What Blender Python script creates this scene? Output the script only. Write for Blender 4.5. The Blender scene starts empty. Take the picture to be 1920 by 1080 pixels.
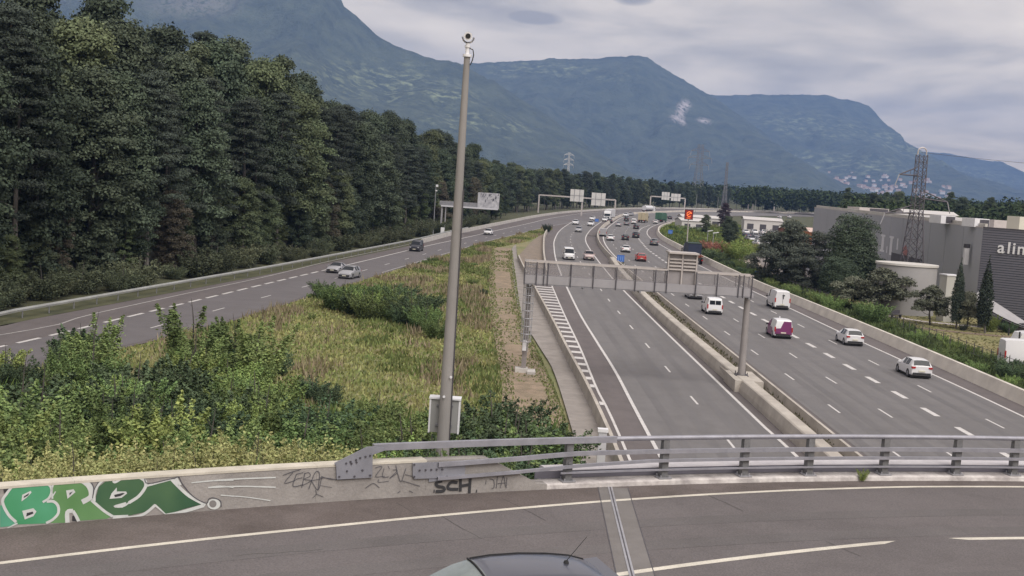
import bpy, bmesh, math, random
import numpy as np
from mathutils import Vector, Matrix, noise
random.seed(7); R_ = math.radians
sc = bpy.context.scene; col = sc.collection
# ---------------------------------------------------------------- camera
cam_d = bpy.data.cameras.new('camera'); cam = bpy.data.objects.new('camera', cam_d); col.objects.link(cam)
CAM_H = 14.0
cam.location = (0, 0, CAM_H)
cam.rotation_mode = 'XYZ'
cam.matrix_world = Matrix.Translation((0, 0, CAM_H)) @ Matrix.Rotation(R_(90 - 5.24), 4, 'X') @ Matrix.Rotation(R_(3.8), 4, 'Z')
cam_d.sensor_width = 36; cam_d.lens = 2290 / 1920 * 36; cam_d.clip_start = .2; cam_d.clip_end = 40000
sc.camera = cam
# ---------------------------------------------------------------- world: overcast evening-grey cloud deck
sc.view_settings.view_transform = 'Standard'; sc.view_settings.look = 'None'
sc.view_settings.gamma = 1; sc.view_settings.use_curve_mapping = False; sc.view_settings.exposure = 1.0
try:
    sc.cycles.max_bounces = 6; sc.cycles.transparent_max_bounces = 12; sc.cycles.volume_bounces = 0
    sc.cycles.diffuse_bounces = 3; sc.cycles.glossy_bounces = 2; sc.cycles.caustics_reflective = False
    sc.cycles.caustics_refractive = False; sc.cycles.sample_clamp_indirect = 4
except Exception: pass
W = bpy.data.worlds.new('World'); sc.world = W; W.use_nodes = True
nt = W.node_tree; N = nt.nodes; L = nt.links; N.clear()
SUN_EL, SUN_AZ = R_(52), R_(150)
def nd(t, **k):
    n = N.new(t)
    for a, v in k.items(): setattr(n, a, v)
    return n
wo = nd('ShaderNodeOutputWorld'); bg = nd('ShaderNodeBackground'); bg.inputs[1].default_value = .1
sky = nd('ShaderNodeTexSky'); sky.sky_type = 'NISHITA'; sky.sun_disc = False; sky.sun_elevation = SUN_EL; sky.sun_rotation = SUN_AZ
tc = nd('ShaderNodeTexCoord'); sep = nd('ShaderNodeSeparateXYZ'); L.new(tc.outputs['Generated'], sep.inputs[0])
def mth(op, a, b=None, c=None):
    n = nd('ShaderNodeMath', operation=op)
    for i, v in enumerate((a, b, c)):
        if v is None: continue
        if isinstance(v, (int, float)): n.inputs[i].default_value = v
        else: L.new(v, n.inputs[i])
    return n.outputs[0]
zc = mth('ADD', mth('MAXIMUM', sep.outputs[2], 0.0), .10)
cx = mth('DIVIDE', sep.outputs[0], zc); cy = mth('DIVIDE', sep.outputs[1], zc)
cmb = nd('ShaderNodeCombineXYZ'); L.new(cx, cmb.inputs[0]); L.new(cy, cmb.inputs[1])
def wnoise(scale, detail, vec, dist=0.0):
    n = nd('ShaderNodeTexNoise'); n.inputs['Scale'].default_value = scale; n.inputs['Detail'].default_value = detail
    n.inputs['Distortion'].default_value = dist; L.new(vec, n.inputs['Vector']); return n.outputs['Fac']
mp = nd('ShaderNodeMapping'); mp.inputs['Scale'].default_value = (1, .75, 1); mp.inputs['Rotation'].default_value = (0, 0, .15); L.new(cmb.outputs[0], mp.inputs[0])
n1 = wnoise(1.1, 6, mp.outputs[0], .6); n2 = wnoise(3.4, 4, mp.outputs[0], .3)
mixn = mth('ADD', mth('MULTIPLY', n1, .78), mth('MULTIPLY', n2, .22))
# lens-shaped darker clouds standing over the ridge: (azimuth x/y, elevation z/y, half width, half height, weight)
lens = None
rx = mth('DIVIDE', sep.outputs[0], mth('MAXIMUM', sep.outputs[1], .05)); rz = mth('DIVIDE', sep.outputs[2], mth('MAXIMUM', sep.outputs[1], .05))
dn = wnoise(9, 4, tc.outputs['Generated'])
for (ax, az, wx, wz, wt) in LENS if 'LENS' in globals() else [(-.078, .155, .075, .026, .75), (-.03, .135, .05, .02, .25), (.005, .128, .024, .006, .75), (.082, .150, .019, .0075, .85), (-.04, .158, .03, .004, .35), (.13, .12, .09, .012, .22), (.24, .10, .10, .010, .18), (.02, .105, .07, .008, .22)]:
    dx = mth('DIVIDE', mth('SUBTRACT', rx, ax), wx)
    dz = mth('DIVIDE', mth('ADD', mth('SUBTRACT', rz, az), mth('MULTIPLY', mth('SUBTRACT', dn, .5), wz * 1.5)), wz)
    d = mth('SUBTRACT', 1.0, mth('ADD', mth('MULTIPLY', dx, dx), mth('MULTIPLY', dz, dz)))
    d = mth('MULTIPLY', mth('SMOOTH_MIN', mth('MAXIMUM', d, 0.0), .8, .2), wt)
    lens = d if lens is None else mth('ADD', lens, d)
fac = mth('SUBTRACT', mixn, mth('MULTIPLY', lens, .33))
rp = nd('ShaderNodeValToRGB'); L.new(fac, rp.inputs[0])
e = rp.color_ramp.elements
e[0].position = .30; e[0].color = (.41, .375, .37, 1); e[1].position = .64; e[1].color = (1.0, .89, .775, 1)
m = rp.color_ramp.elements.new(.42); m.color = (.61, .55, .505, 1)
m = rp.color_ramp.elements.new(.52); m.color = (.815, .725, .645, 1)
SKY_K = 5.5
sca = nd('ShaderNodeVectorMath', operation='SCALE'); L.new(rp.outputs[0], sca.inputs[0]); sca.inputs[3].default_value = SKY_K
mx = nd('ShaderNodeMix', data_type='RGBA'); mx.inputs[0].default_value = .93; L.new(sky.outputs[0], mx.inputs[6]); L.new(sca.outputs[0], mx.inputs[7])
# clearer, warmer light band low over the horizon under the cloud deck
hz_f = mth('MULTIPLY', mth('POWER', 2.718, mth('MULTIPLY', mth('MAXIMUM', sep.outputs[2], 0.0), -13.0)), .42)
hcol = nd('ShaderNodeCombineXYZ'); L.new(mth('MULTIPLY_ADD', hz_f, 1.15, 1.0), hcol.inputs[0]); L.new(mth('MULTIPLY_ADD', hz_f, .75, 1.0), hcol.inputs[1]); L.new(mth('MULTIPLY_ADD', hz_f, -.05, 1.0), hcol.inputs[2])
hmul = nd('ShaderNodeVectorMath', operation='MULTIPLY'); L.new(mx.outputs[2], hmul.inputs[0]); L.new(hcol.outputs[0], hmul.inputs[1])
L.new(hmul.outputs[0], bg.inputs[0]); L.new(bg.outputs[0], wo.inputs[0])
sun_d = bpy.data.lights.new('sun', 'SUN'); sun_d.energy = 1.7; sun_d.angle = R_(48); sun_d.color = (1, .95, .88)
sun = bpy.data.objects.new('sun', sun_d); col.objects.link(sun)
_sd = Vector((math.sin(SUN_AZ) * math.cos(SUN_EL), math.cos(SUN_AZ) * math.cos(SUN_EL), math.sin(SUN_EL)))
sun.rotation_euler = _sd.to_track_quat('Z', 'Y').to_euler(); sun.location = (0, -50, 80)
# ---------------------------------------------------------------- helpers
def lin(c):
    return tuple((x / 12.92 if x <= .04045 else ((x + .055) / 1.055) ** 2.4) for x in c)
MATS = {}
def mat(name, colr, rough=.7, metal=0., var=0., vscale=1., colr2=None, bump=0., bscale=20., spec=.4, coord='Object', island=0., objrand=0., alpha=1., emis=None, estr=0., stretch=None, vdetail=5, coat=0., speck=0., stain=0.):
    """procedural material: base colour, second colour through noise, per-leaf and per-object variation, fine bump"""
    if name in MATS: return MATS[name]
    m = bpy.data.materials.new(name); m.use_nodes = True; MATS[name] = m
    t = m.node_tree; n = t.nodes; l = t.links; b = n['Principled BSDF']
    b.inputs['Roughness'].default_value = rough; b.inputs['Metallic'].default_value = metal
    b.inputs['Specular IOR Level'].default_value = spec; b.inputs['Alpha'].default_value = alpha
    if coat: b.inputs['Coat Weight'].default_value = coat
    base = (*colr, 1)
    c2 = (*(colr2 or tuple(x * (1 - var) for x in colr)), 1)
    tcn = n.new('ShaderNodeTexCoord'); vec = tcn.outputs[coord]
    if stretch:
        mpn = n.new('ShaderNodeMapping'); mpn.inputs['Scale'].default_value = stretch; l.new(vec, mpn.inputs[0]); vec = mpn.outputs[0]
    src = None
    if colr2 or var:
        nz = n.new('ShaderNodeTexNoise'); nz.inputs['Scale'].default_value = vscale; nz.inputs['Detail'].default_value = vdetail
        nz.inputs['Roughness'].default_value = .62; l.new(vec, nz.inputs['Vector'])
        rr = n.new('ShaderNodeMapRange'); rr.inputs[1].default_value = .34; rr.inputs[2].default_value = .66; l.new(nz.outputs['Fac'], rr.inputs[0])
        mm = n.new('ShaderNodeMix'); mm.data_type = 'RGBA'; mm.inputs[6].default_value = base; mm.inputs[7].default_value = c2
        l.new(rr.outputs[0], mm.inputs[0]); src = mm.outputs[2]
    for amt, scl, lo, hi, dt in ((speck, 26., .30, .70, 2), (stain, .55, .46, .70, 8)):
        if not amt: continue
        nz = n.new('ShaderNodeTexNoise'); nz.inputs['Scale'].default_value = scl; nz.inputs['Detail'].default_value = dt; nz.inputs['Roughness'].default_value = .7; l.new(tcn.outputs[coord], nz.inputs['Vector'])
        rr = n.new('ShaderNodeMapRange'); rr.inputs[1].default_value = lo; rr.inputs[2].default_value = hi; rr.inputs[3].default_value = 1 + (amt if scl > 2 else 0); rr.inputs[4].default_value = 1 - amt; l.new(nz.outputs['Fac'], rr.inputs[0])
        mm = n.new('ShaderNodeVectorMath'); mm.operation = 'SCALE'; l.new(rr.outputs[0], mm.inputs[3])
        if src: l.new(src, mm.inputs[0])
        else: mm.inputs[0].default_value = colr
        src = mm.outputs[0]
    for k, kind in ((island, 0), (objrand, 1)):
        if not k: continue
        if kind == 0: g = n.new('ShaderNodeNewGeometry'); o = g.outputs['Random Per Island']
        else: g = n.new('ShaderNodeObjectInfo'); o = g.outputs['Random']
        hs = n.new('ShaderNodeHueSaturation')
        r1 = n.new('ShaderNodeMapRange'); r1.inputs[3].default_value = 1 - k; r1.inputs[4].default_value = 1 + k; l.new(o, r1.inputs[0]); l.new(r1.outputs[0], hs.inputs['Value'])
        r2 = n.new('ShaderNodeMapRange'); r2.inputs[3].default_value = .5 + k * .06; r2.inputs[4].default_value = .5 - k * .06
        fr = n.new('ShaderNodeMath'); fr.operation = 'FRACT'; mu = n.new('ShaderNodeMath'); mu.operation = 'MULTIPLY'; mu.inputs[1].default_value = 7.31
        l.new(o, mu.inputs[0]); l.new(mu.outputs[0], fr.inputs[0]); l.new(fr.outputs[0], r2.inputs[0]); l.new(r2.outputs[0], hs.inputs['Hue'])
        if src: l.new(src, hs.inputs['Color'])
        else: hs.inputs['Color'].default_value = base
        src = hs.outputs[0]
    if src: l.new(src, b.inputs['Base Color'])
    else: b.inputs['Base Color'].default_value = base
    if bump:
        nb = n.new('ShaderNodeTexNoise'); nb.inputs['Scale'].default_value = bscale; nb.inputs['Detail'].default_value = 4; l.new(vec, nb.inputs['Vector'])
        bp = n.new('ShaderNodeBump'); bp.inputs['Strength'].default_value = bump; bp.inputs['Distance'].default_value = .05
        l.new(nb.outputs['Fac'], bp.inputs['Height']); l.new(bp.outputs[0], b.inputs['Normal'])
    if emis: b.inputs['Emission Color'].default_value = (*emis, 1); b.inputs['Emission Strength'].default_value = estr
    return m
class MB:
    """collects geometry for ONE mesh object"""
    def __init__(s): s.v = []; s.f = []; s.m = []
    def face(s, pts, mi=0):
        k = len(s.v); s.v += [tuple(p) for p in pts]; s.f.append(tuple(range(k, k + len(pts)))); s.m.append(mi); return s
    def box(s, c, d, rz=0, mi=0, ry=0, bev=0):
        hx, hy, hz = d[0] / 2, d[1] / 2, d[2] / 2
        M = Matrix.Translation(c) @ Matrix.Rotation(rz, 4, 'Z') @ Matrix.Rotation(ry, 4, 'Y')
        k = len(s.v)
        for z in (-hz, hz):
            for x, y in ((-hx, -hy), (hx, -hy), (hx, hy), (-hx, hy)): s.v.append(tuple(M @ Vector((x, y, z))))
        for q in ((0, 3, 2, 1), (4, 5, 6, 7), (0, 1, 5, 4), (1, 2, 6, 5), (2, 3, 7, 6), (3, 0, 4, 7)):
            s.f.append(tuple(k + i for i in q)); s.m.append(mi)
        return s
    def tube(s, a, b, r, r2=None, n=8, mi=0, caps=True):
        a = Vector(a); b = Vector(b); r2 = r if r2 is None else r2; d = (b - a)
        if d.length < 1e-6: return s
        q = d.to_track_quat('Z', 'Y'); k = len(s.v)
        for c, rr in ((a, r), (b, r2)):
            for i in range(n):
                t = 2 * math.pi * i / n; s.v.append(tuple(c + q @ Vector((math.cos(t) * rr, math.sin(t) * rr, 0))))
        for i in range(n):
            j = (i + 1) % n; s.f.append((k + i, k + j, k + n + j, k + n + i)); s.m.append(mi)
        if caps: s.f.append(tuple(k + i for i in reversed(range(n)))); s.m.append(mi); s.f.append(tuple(k + n + i for i in range(n))); s.m.append(mi)
        return s
    def path(s, pts, r, n=8, mi=0):
        for a, b in zip(pts, pts[1:]): s.tube(a, b, r, n=n, mi=mi)
        return s
    def sweep(s, pts, prof, mi=0, closed=True, caps=True):
        """profile [(offset to the right-hand normal, z)] swept along a plan polyline [(x, y, z0)]"""
        k = len(s.v); n = len(prof); P = [Vector(p) for p in pts]
        for i, p in enumerate(P):
            t = (P[min(i + 1, len(P) - 1)] - P[max(i - 1, 0)]); t.z = 0; t.normalize(); nn = Vector((t.y, -t.x, 0))
            for o, z in prof: s.v.append(tuple(p + nn * o + Vector((0, 0, z))))
        rng = range(n) if closed else range(n - 1)
        for i in range(len(P) - 1):
            for j in rng:
                j2 = (j + 1) % n; s.f.append((k + i * n + j, k + (i + 1) * n + j, k + (i + 1) * n + j2, k + i * n + j2)); s.m.append(mi)
        if closed and caps:
            s.f.append(tuple(k + j for j in range(n))); s.m.append(mi)
            e_ = k + (len(P) - 1) * n; s.f.append(tuple(e_ + j for j in reversed(range(n)))); s.m.append(mi)
        return s
    def mesh(s, name, fix=True):
        me = bpy.data.meshes.new(name); me.from_pydata(s.v, [], s.f); me.polygons.foreach_set('material_index', s.m)
        if fix:
            b = bmesh.new(); b.from_mesh(me); bmesh.ops.remove_doubles(b, verts=b.verts, dist=1e-4); bmesh.ops.recalc_face_normals(b, faces=b.faces); b.to_mesh(me); b.free()
        me.update(); return me
def link(name, me, mats=(), parent=None, loc=None, rz=None, smooth=None):
    if isinstance(me, MB): me = me.mesh(name)
    if not isinstance(mats, (list, tuple)): mats = [mats]
    if me is not None:
        for m_ in mats:
            if len(me.materials) < len(mats): me.materials.append(m_)
    if smooth is not None and me is not None:
        me.shade_smooth(); me.set_sharp_from_angle(angle=R_(smooth))
    o = bpy.data.objects.new(name, me); col.objects.link(o)
    if parent: o.parent = parent
    if loc is not None: o.location = loc
    if rz is not None: o.rotation_euler = (0, 0, rz)
    return o
def tag(o, label, cat, group=None):
    o['label'] = label; o['category'] = cat
    if group: o['group'] = group
    return o
def struct(name, me, mats=(), parent=None, **k):
    o = link(name, me, mats, parent, **k)
    if not parent: o['kind'] = 'structure'
    return o
def stuff(name, me, mats=(), parent=None, **k):
    o = link(name, me, mats, parent, **k); o['kind'] = 'stuff'; return o
def thing(name, label, cat, loc=(0, 0, 0), rz=0, group=None):
    o = bpy.data.objects.new(name, None); col.objects.link(o); o.location = loc; o.rotation_euler = (0, 0, rz); o.empty_display_size = .3
    return tag(o, label, cat, group)
def copy_tree(o, parent=None):
    c = o.copy(); col.objects.link(c); c.parent = parent
    for ch in list(o.children): copy_tree(ch, c)
    return c
def resample(pts, step):
    """Catmull-Rom through 2-D points, resampled at an even step"""
    P = [Vector((p[0], p[1])) for p in pts]; P = [P[0] * 2 - P[1]] + P + [P[-1] * 2 - P[-2]]; out = []
    for i in range(1, len(P) - 2):
        n = max(2, int((P[i + 1] - P[i]).length / 1.5))
        for k in range(n):
            t = k / n; a, b, c, d = P[i - 1], P[i], P[i + 1], P[i + 2]
            out.append(.5 * ((2 * b) + (c - a) * t + (2 * a - 5 * b + 4 * c - d) * t * t + (3 * b - a - 3 * c + d) * t ** 3))
    out.append(P[-2]); res = [out[0]]; acc = 0
    for a, b in zip(out, out[1:]):
        d = (b - a).length
        while acc + d >= step:
            f = (step - acc) / d; a = a + (b - a) * f; res.append(a.copy()); d = (b - a).length; acc = 0
            if d < 1e-9: break
        acc += d
    res.append(out[-1]); return [(p.x, p.y) for p in res]
def offset(pts, o):
    out = []
    for i, p in enumerate(pts):
        a = Vector(pts[max(i - 1, 0)]); b = Vector(pts[min(i + 1, len(pts) - 1)]); t = (b - a).normalized(); out.append((p[0] + t.y * o, p[1] - t.x * o))
    return out
def ribbon(mb, pts, o1, o2, z, i0=0, i1=None, mi=0):
    a = offset(pts, o1); b = offset(pts, o2); i1 = len(pts) - 1 if i1 is None else i1
    for i in range(i0, i1): mb.face([(*a[i], z), (*b[i], z), (*b[i + 1], z), (*a[i + 1], z)], mi)
    return mb
def arclen(pts):
    s = [0]
    for a, b in zip(pts, pts[1:]): s.append(s[-1] + math.hypot(b[0] - a[0], b[1] - a[1]))
    return s
def at_s(pts, S, s):
    import bisect
    i = max(1, min(len(S) - 1, bisect.bisect_left(S, s))); f = (s - S[i - 1]) / max(1e-9, S[i] - S[i - 1])
    a, b = pts[i - 1], pts[i]; return (a[0] + (b[0] - a[0]) * f, a[1] + (b[1] - a[1]) * f), math.atan2(b[1] - a[1], b[0] - a[0])
# ---------------------------------------------------------------- ground, roads
M_asph = mat('asphalt_lane', (.165, .158, .163), .85, var=.16, vscale=.5, bump=.25, bscale=60, stretch=(1, .12, 1), spec=.3, stain=.12)
M_shld = mat('asphalt_shoulder', (.140, .124, .127), .88, var=.16, vscale=.6, bump=.3, bscale=60, stretch=(1, .15, 1), spec=.3, stain=.15)
M_ramp = mat('asphalt_ramp', (.142, .132, .140), .85, var=.15, vscale=.4, bump=.25, bscale=60, spec=.3)
M_deckr = mat('asphalt_bridge', (.150, .136, .140), .88, var=.12, vscale=.35, bump=.5, bscale=70, spec=.3, speck=.22, stain=.16)
M_paint = mat('road_paint', (.62, .60, .60), .6, var=.25, vscale=3.0, bump=.1, bscale=50)
M_paintw = mat('worn_road_paint', (.44, .42, .42), .7, colr2=(.25, .24, .24), vscale=2.2)
M_paintc = mat('cream_road_paint', (.64, .60, .53), .6, var=.2, vscale=1.8, speck=.16, stain=.2)
M_conc = mat('barrier_concrete', (.47, .435, .395), .9, colr2=(.33, .30, .275), vscale=.5, bump=.3, bscale=12)
M_conc2 = mat('pale_concrete', (.50, .48, .46), .85, colr2=(.36, .34, .33), vscale=.9, bump=.2, bscale=10)
M_path = mat('concrete_walk', (.29, .265, .25), .95, colr2=(.21, .19, .18), vscale=.7, bump=.3, bscale=8)
M_galv = mat('galvanised_steel', (.46, .46, .50), .42, .55, var=.25, vscale=2.5)
M_galvd = mat('dull_galvanised_steel', (.30, .30, .33), .55, .4, var=.25, vscale=2)
M_dark = mat('dark_steel', (.09, .085, .10), .6, .2, var=.3, vscale=3)
M_black = mat('black_rubber', (.02, .02, .022), .8)
M_white = mat('white_enamel', (.72, .72, .76), .4, var=.1, vscale=2)
# far ground: one sheet out to the foot of the mountains
g = MB(); xs = [-9000, -3000, -800, -200, 200, 800, 3000, 9000]; ys = [-60, 40, 300, 900, 2500, 6000, 11500]
for i in range(len(xs) - 1):
    for j in range(len(ys) - 1): g.face([(xs[i], ys[j], -.12), (xs[i + 1], ys[j], -.12), (xs[i + 1], ys[j + 1], -.12), (xs[i], ys[j + 1], -.12)])
struct('ground', g, mat('rough_grass_ground', (.085, .085, .045), .95, colr2=(.05, .06, .03), vscale=.05, bump=.4, bscale=2))
# reference curves (plan coordinates in metres)
MED = resample([(19.1, 20), (18.9, 55), (18.7, 95), (18.3, 153), (18.0, 215), (18.3, 245), (19.2, 275), (20.9, 307), (23.4, 339), (27.6, 382), (33.5, 433), (40.5, 490), (49, 545), (60, 590), (78, 648), (100, 712), (135, 790), (185, 875), (250, 950), (350, 1050)], 4)     # carriageway face of the far median wall
RW = resample([(37.6, 20), (37.6, 75), (37.5, 115), (36.8, 157), (36.1, 180), (36.6, 230), (37.4, 280), (38.6, 321), (41.8, 360), (47.6, 404), (57.0, 453), (68, 506), (78, 552), (92, 600), (112, 655), (140, 718), (180, 790), (235, 865), (310, 945)], 4)      # right retaining wall
RE = resample([(35.3, 20), (35.3, 82), (35.0, 105), (34.6, 126), (34.4, 148), (34.0, 180), (33.8, 230), (34.4, 280), (35.6, 321), (38.6, 360), (44.4, 404), (53.8, 456), (64.6, 508), (74.6, 554), (88.6, 602), (108.6, 657), (137, 721), (177, 793), (232, 869)], 4)
LCR = resample([(16.0, 20), (15.9, 63), (15.7, 71), (15.4, 92), (15.0, 122), (14.6, 166), (14.7, 190), (14.9, 214), (15.4, 246), (16.4, 284), (18.6, 319), (23.2, 369), (29.3, 425), (35.8, 483), (44, 542), (55.2, 590), (73, 648), (95, 712), (130, 792), (181, 880), (246, 958)], 4)
DSH = resample([(12.8, 20), (12.7, 66), (12.45, 85), (12.2, 103), (11.85, 125), (11.6, 150), (11.5, 190), (11.5, 214), (11.9, 246), (12.8, 283), (15.0, 322), (19.6, 372), (25.8, 428), (32.2, 486), (40.5, 545), (51.5, 594), (69.5, 653), (91.5, 716), (126, 795)], 4)
LCL = resample([(8.6, 20), (8.2, 73), (8.1, 90), (7.7, 108), (7.3, 129), (7.1, 166), (7.1, 180), (7.3, 212), (7.9, 244), (9.0, 280), (12.1, 334.5), (17.9, 400.7), (22, 433)], 4)
LW = resample([(6.35, 20), (6.0, 60), (5.85, 69), (5.55, 80), (5.0, 94), (4.2, 117), (2.9, 151), (1.6, 186), (1.0, 205)], 4)      # foot of left concrete wall along hatching
LW2 = resample([(4.9, 175), (5.0, 190), (5.25, 216), (5.8, 247), (6.7, 285), (7.9, 314)], 4)                              # inner wall that ends at the nose
HATR = resample([(6.9, 20), (6.5, 69), (6.2, 82), (6.05, 101), (5.6, 127), (5.2, 159), (5.0, 176)], 4)
RMPL = resample([(-62, 20), (-41, 84), (-38.2, 98), (-34.8, 119), (-32.2, 135), (-29, 155), (-24.4, 187), (-18.2, 232), (-14.2, 270), (-8.5, 316), (-.8, 375), (7, 433), (19.5, 507), (32, 562), (58, 662), (88, 750), (128, 833), (168, 893), (245, 980), (345, 1080)], 4)     # outer edge of ramp asphalt
SOL = resample([(-54, 30), (-37, 88), (-35.4, 102), (-33, 121), (-29.7, 145), (-26.6, 175), (-21.5, 214), (-17.6, 245), (-13.8, 276)], 4)
RMPD = resample([(-50, 34), (-37, 74), (-34.3, 86), (-32.5, 100), (-30.3, 117.5), (-27.6, 139), (-25.1, 158), (-21.4, 186), (-16.6, 224), (-11, 263), (-3.2, 320), (3.6, 368), (11.6, 428), (24.2, 503), (37.0, 562), (46, 600), (62.5, 660), (92.5, 747), (132, 829)], 4)
RMPN = resample([(-44, 36), (-29.9, 88), (-28.4, 98), (-25.1, 124.6), (-22.6, 143), (-18.2, 178.5), (-15, 203.5), (-11.6, 230), (-7.4, 262), (-1, 310), (6, 360)], 4)
RMPR = resample([(-38, 40), (-26.5, 92), (-24.2, 105), (-21.2, 130), (-15.5, 176), (-9.0, 229), (-5.6, 256), (1.0, 299), (7.9, 345), (13.5, 377), (20, 412)], 4)
def upto(c, y0, y1): return [p for p in c if y0 <= p[1] <= y1]
def between(mb, a, b, z, mi=0, n=160):
    """sheet between two plan curves"""
    Sa, Sb = arclen(a), arclen(b)
    A = [at_s(a, Sa, Sa[-1] * i / n)[0] for i in range(n + 1)]; B = [at_s(b, Sb, Sb[-1] * i / n)[0] for i in range(n + 1)]
    for i in range(n): mb.face([(*A[i], z), (*B[i], z), (*B[i + 1], z), (*A[i + 1], z)], mi)
    return mb
# the whole asphalt plate first (ramp, left carriageway, right carriageway and far bend)
mw = MB()
between(mw, LW, MED[:len(upto(MED, 0, 205))], 0); between(mw, LW2, [p for p in MED if 175 < p[1] < 314], .004)
between(mw, [p for p in RMPL if p[1] > 296], [p for p in MED if p[1] > 312], .002)
between(mw, MED, RW, 0)
struct('motorway', mw, M_shld)
rp_ = MB(); between(rp_, upto(RMPL, 20, 412), offset(upto(RMPR, 20, 412), .5), .004); struct('ramp_road', rp_, M_shld)
ln = MB(); between(ln, upto(LCL, 20, 430), upto(LCR, 20, 432), .012); lane1 = struct('carriageway', ln, M_asph)
ln = MB(); between(ln, offset(MED, 1.2), offset(RE, -.1), .012); lane2 = struct('carriageway', ln, M_asph)
ln = MB(); between(ln, upto(RMPD, 36, 425), upto(RMPR, 40, 411), .016); between(ln, [p for p in RMPD if p[1] > 424], [p for p in LCR if 430 < p[1] < 700], .016); lane3 = struct('carriageway', ln, M_ramp)
# painted lines
def line_obj(name, pts, w, z, m=M_paint, parent=None, c=0):
    mb = MB(); ribbon(mb, pts, c - w / 2, c + w / 2, z); return struct(name, mb, m, parent)
line_obj('edge_line', upto(LCL, 20, 432), .22, .02, parent=lane1); line_obj('edge_line', upto(LCR, 20, 700), .22, .02, parent=lane1)
line_obj('edge_line', [p for p in MED if p[1] > 200], .24, .02, parent=lane2, c=1.15)
line_obj('edge_line', RE, .22, .02, parent=lane2)
line_obj('edge_line', [p for p in RMPD if p[1] > 156], .24, .026, parent=lane3); line_obj('edge_line', SOL, .2, .02, M_paintw, lane3)
line_obj('edge_line', upto(RMPR, 160, 412), .2, .026, M_paintw, lane3, c=-.25)
line_obj('edge_line', HATR, .16, .02, parent=lane1)
M_worn = mat('wheel_track_asphalt', (.148, .142, .148), .8, var=.14, vscale=.5, bump=.25, bscale=60, stretch=(1, .1, 1), spec=.3, stain=.1)
for (crv, parent, y1, cs) in ((upto(DSH, 20, 330), lane1, 0, (-2.75, -1.0, 1.0, 2.75)), (offset([p for p in MED if p[1] < 300], 0), lane2, 0, (1.85, 3.4, 4.3, 5.9, 7.4, 9.1, 10.9, 12.5, 14.3, 15.7))):
    for c_ in cs: q_ = MB(); ribbon(q_, crv, c_ - .3, c_ + .3, .016); link('wheel_track', q_, M_worn, parent)
_dm = {}
def dash_mesh(Ln, w, z):
    k = (Ln, w, z)
    if k not in _dm:
        b = MB(); b.face([(-Ln / 2, -w / 2, 0), (Ln / 2, -w / 2, 0), (Ln / 2, w / 2, 0), (-Ln / 2, w / 2, 0)]); _dm[k] = b.mesh('lane_dash')
    return _dm[k]
def dashes(pts, y_first, period, Ln, w, z, parent, ymax=260, m=M_paint, far=True):
    S = arclen(pts); i = min(range(len(pts)), key=lambda q: abs(pts[q][1] - y_first)); s = S[i] + (y_first - pts[i][1])
    while s - period > 2: s -= period
    rest = MB()
    while s < S[-1] - Ln:
        (x, y), a = at_s(pts, S, s)
        if y < ymax: o = link('lane_dash', dash_mesh(Ln, w, z), m, parent, loc=(x, y, z), rz=a)
        elif far:
            c, n = math.cos(a), math.sin(a); q = [(x + c * u - n * v, y + n * u + c * v, z) for u, v in ((-Ln / 2, -w / 2), (Ln / 2, -w / 2), (Ln / 2, w / 2), (-Ln / 2, w / 2))]; rest.face(q)
        s += period
    if rest.f: stuff('far_lane_dashes', rest, m, parent)
dashes(DSH, 80.0, 13, 3, .15, .024, lane1)
CA = resample([(22.1, 30), (21.9, 80), (21.8, 93), (21.4, 119), (21.2, 132), (20.9, 160), (20.9, 200), (21.3, 240), (22.2, 275), (24.2, 310), (27, 340), (31.5, 383), (38.4, 432), (50, 480)], 4)
CB = resample([(25.4, 30), (25.2, 80), (24.9, 93), (24.9, 106), (24.7, 119), (24.5, 132), (24.3, 165), (24.4, 200), (24.9, 240), (25.8, 275), (27.6, 310), (30.4, 340), (35, 383), (42, 430), (54, 478)], 4)
CC = resample([(29, 30), (28.7, 82), (28.5, 101), (28.4, 114), (28.0, 135), (27.7, 151), (27.6, 180), (27.9, 215), (28.3, 240), (28.9, 265), (30.3, 290), (32, 318), (35, 350), (40, 390), (47, 430)], 4)
CD = resample([(32.4, 30), (32.0, 79), (31.7, 91), (31.6, 105), (31.4, 117), (31.3, 130), (31.1, 142), (30.9, 154), (31.0, 180)], 4)
dashes(CA, 80.3, 13, 3, .15, .024, lane2, 220); dashes(CB, 79.9, 13, 3, .15, .024, lane2, 220)
dashes(CC, 81.5, 6.5, 3, .42, .024, lane2, 310); dashes(CD, 78.7, 13, 3, .16, .024, lane2, 200, far=False)
dashes(upto(RMPD, 36, 160), 86.4, 4.38, 3, .34, .028, lane3, 170); dashes(RMPN, 98.1, 13.3, 3, .15, .028, lane3, 330)
# hatched gore beside the left wall: each bar its own object
S_ = arclen(HATR); y = 60.0; SL = arclen(LW)
hx = lambda c, yy: min(((abs(p[1] - yy), p[0]) for p in c))[1]
def xat(c, yy):
    for a, b in zip(c, c[1:]):
        if a[1] <= yy <= b[1]: return a[0] + (b[0] - a[0]) * (yy - a[1]) / max(1e-6, b[1] - a[1])
    return c[0][0] if yy < c[0][1] else c[-1][0]
while y < 158:
    x0, x1 = xat(LW, y) + .35, xat(HATR, y) - .1
    if x1 > x0 + .25:
        b = MB(); d = (x1 - x0) * .18; b.face([(x0, y + d, .02), (x1, y, .02), (x1, y + 1.15, .02), (x0, y + 1.15 + d, .02)]); link('hatch_bar', b, M_paint, lane1)
    y += 3.2
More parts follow.
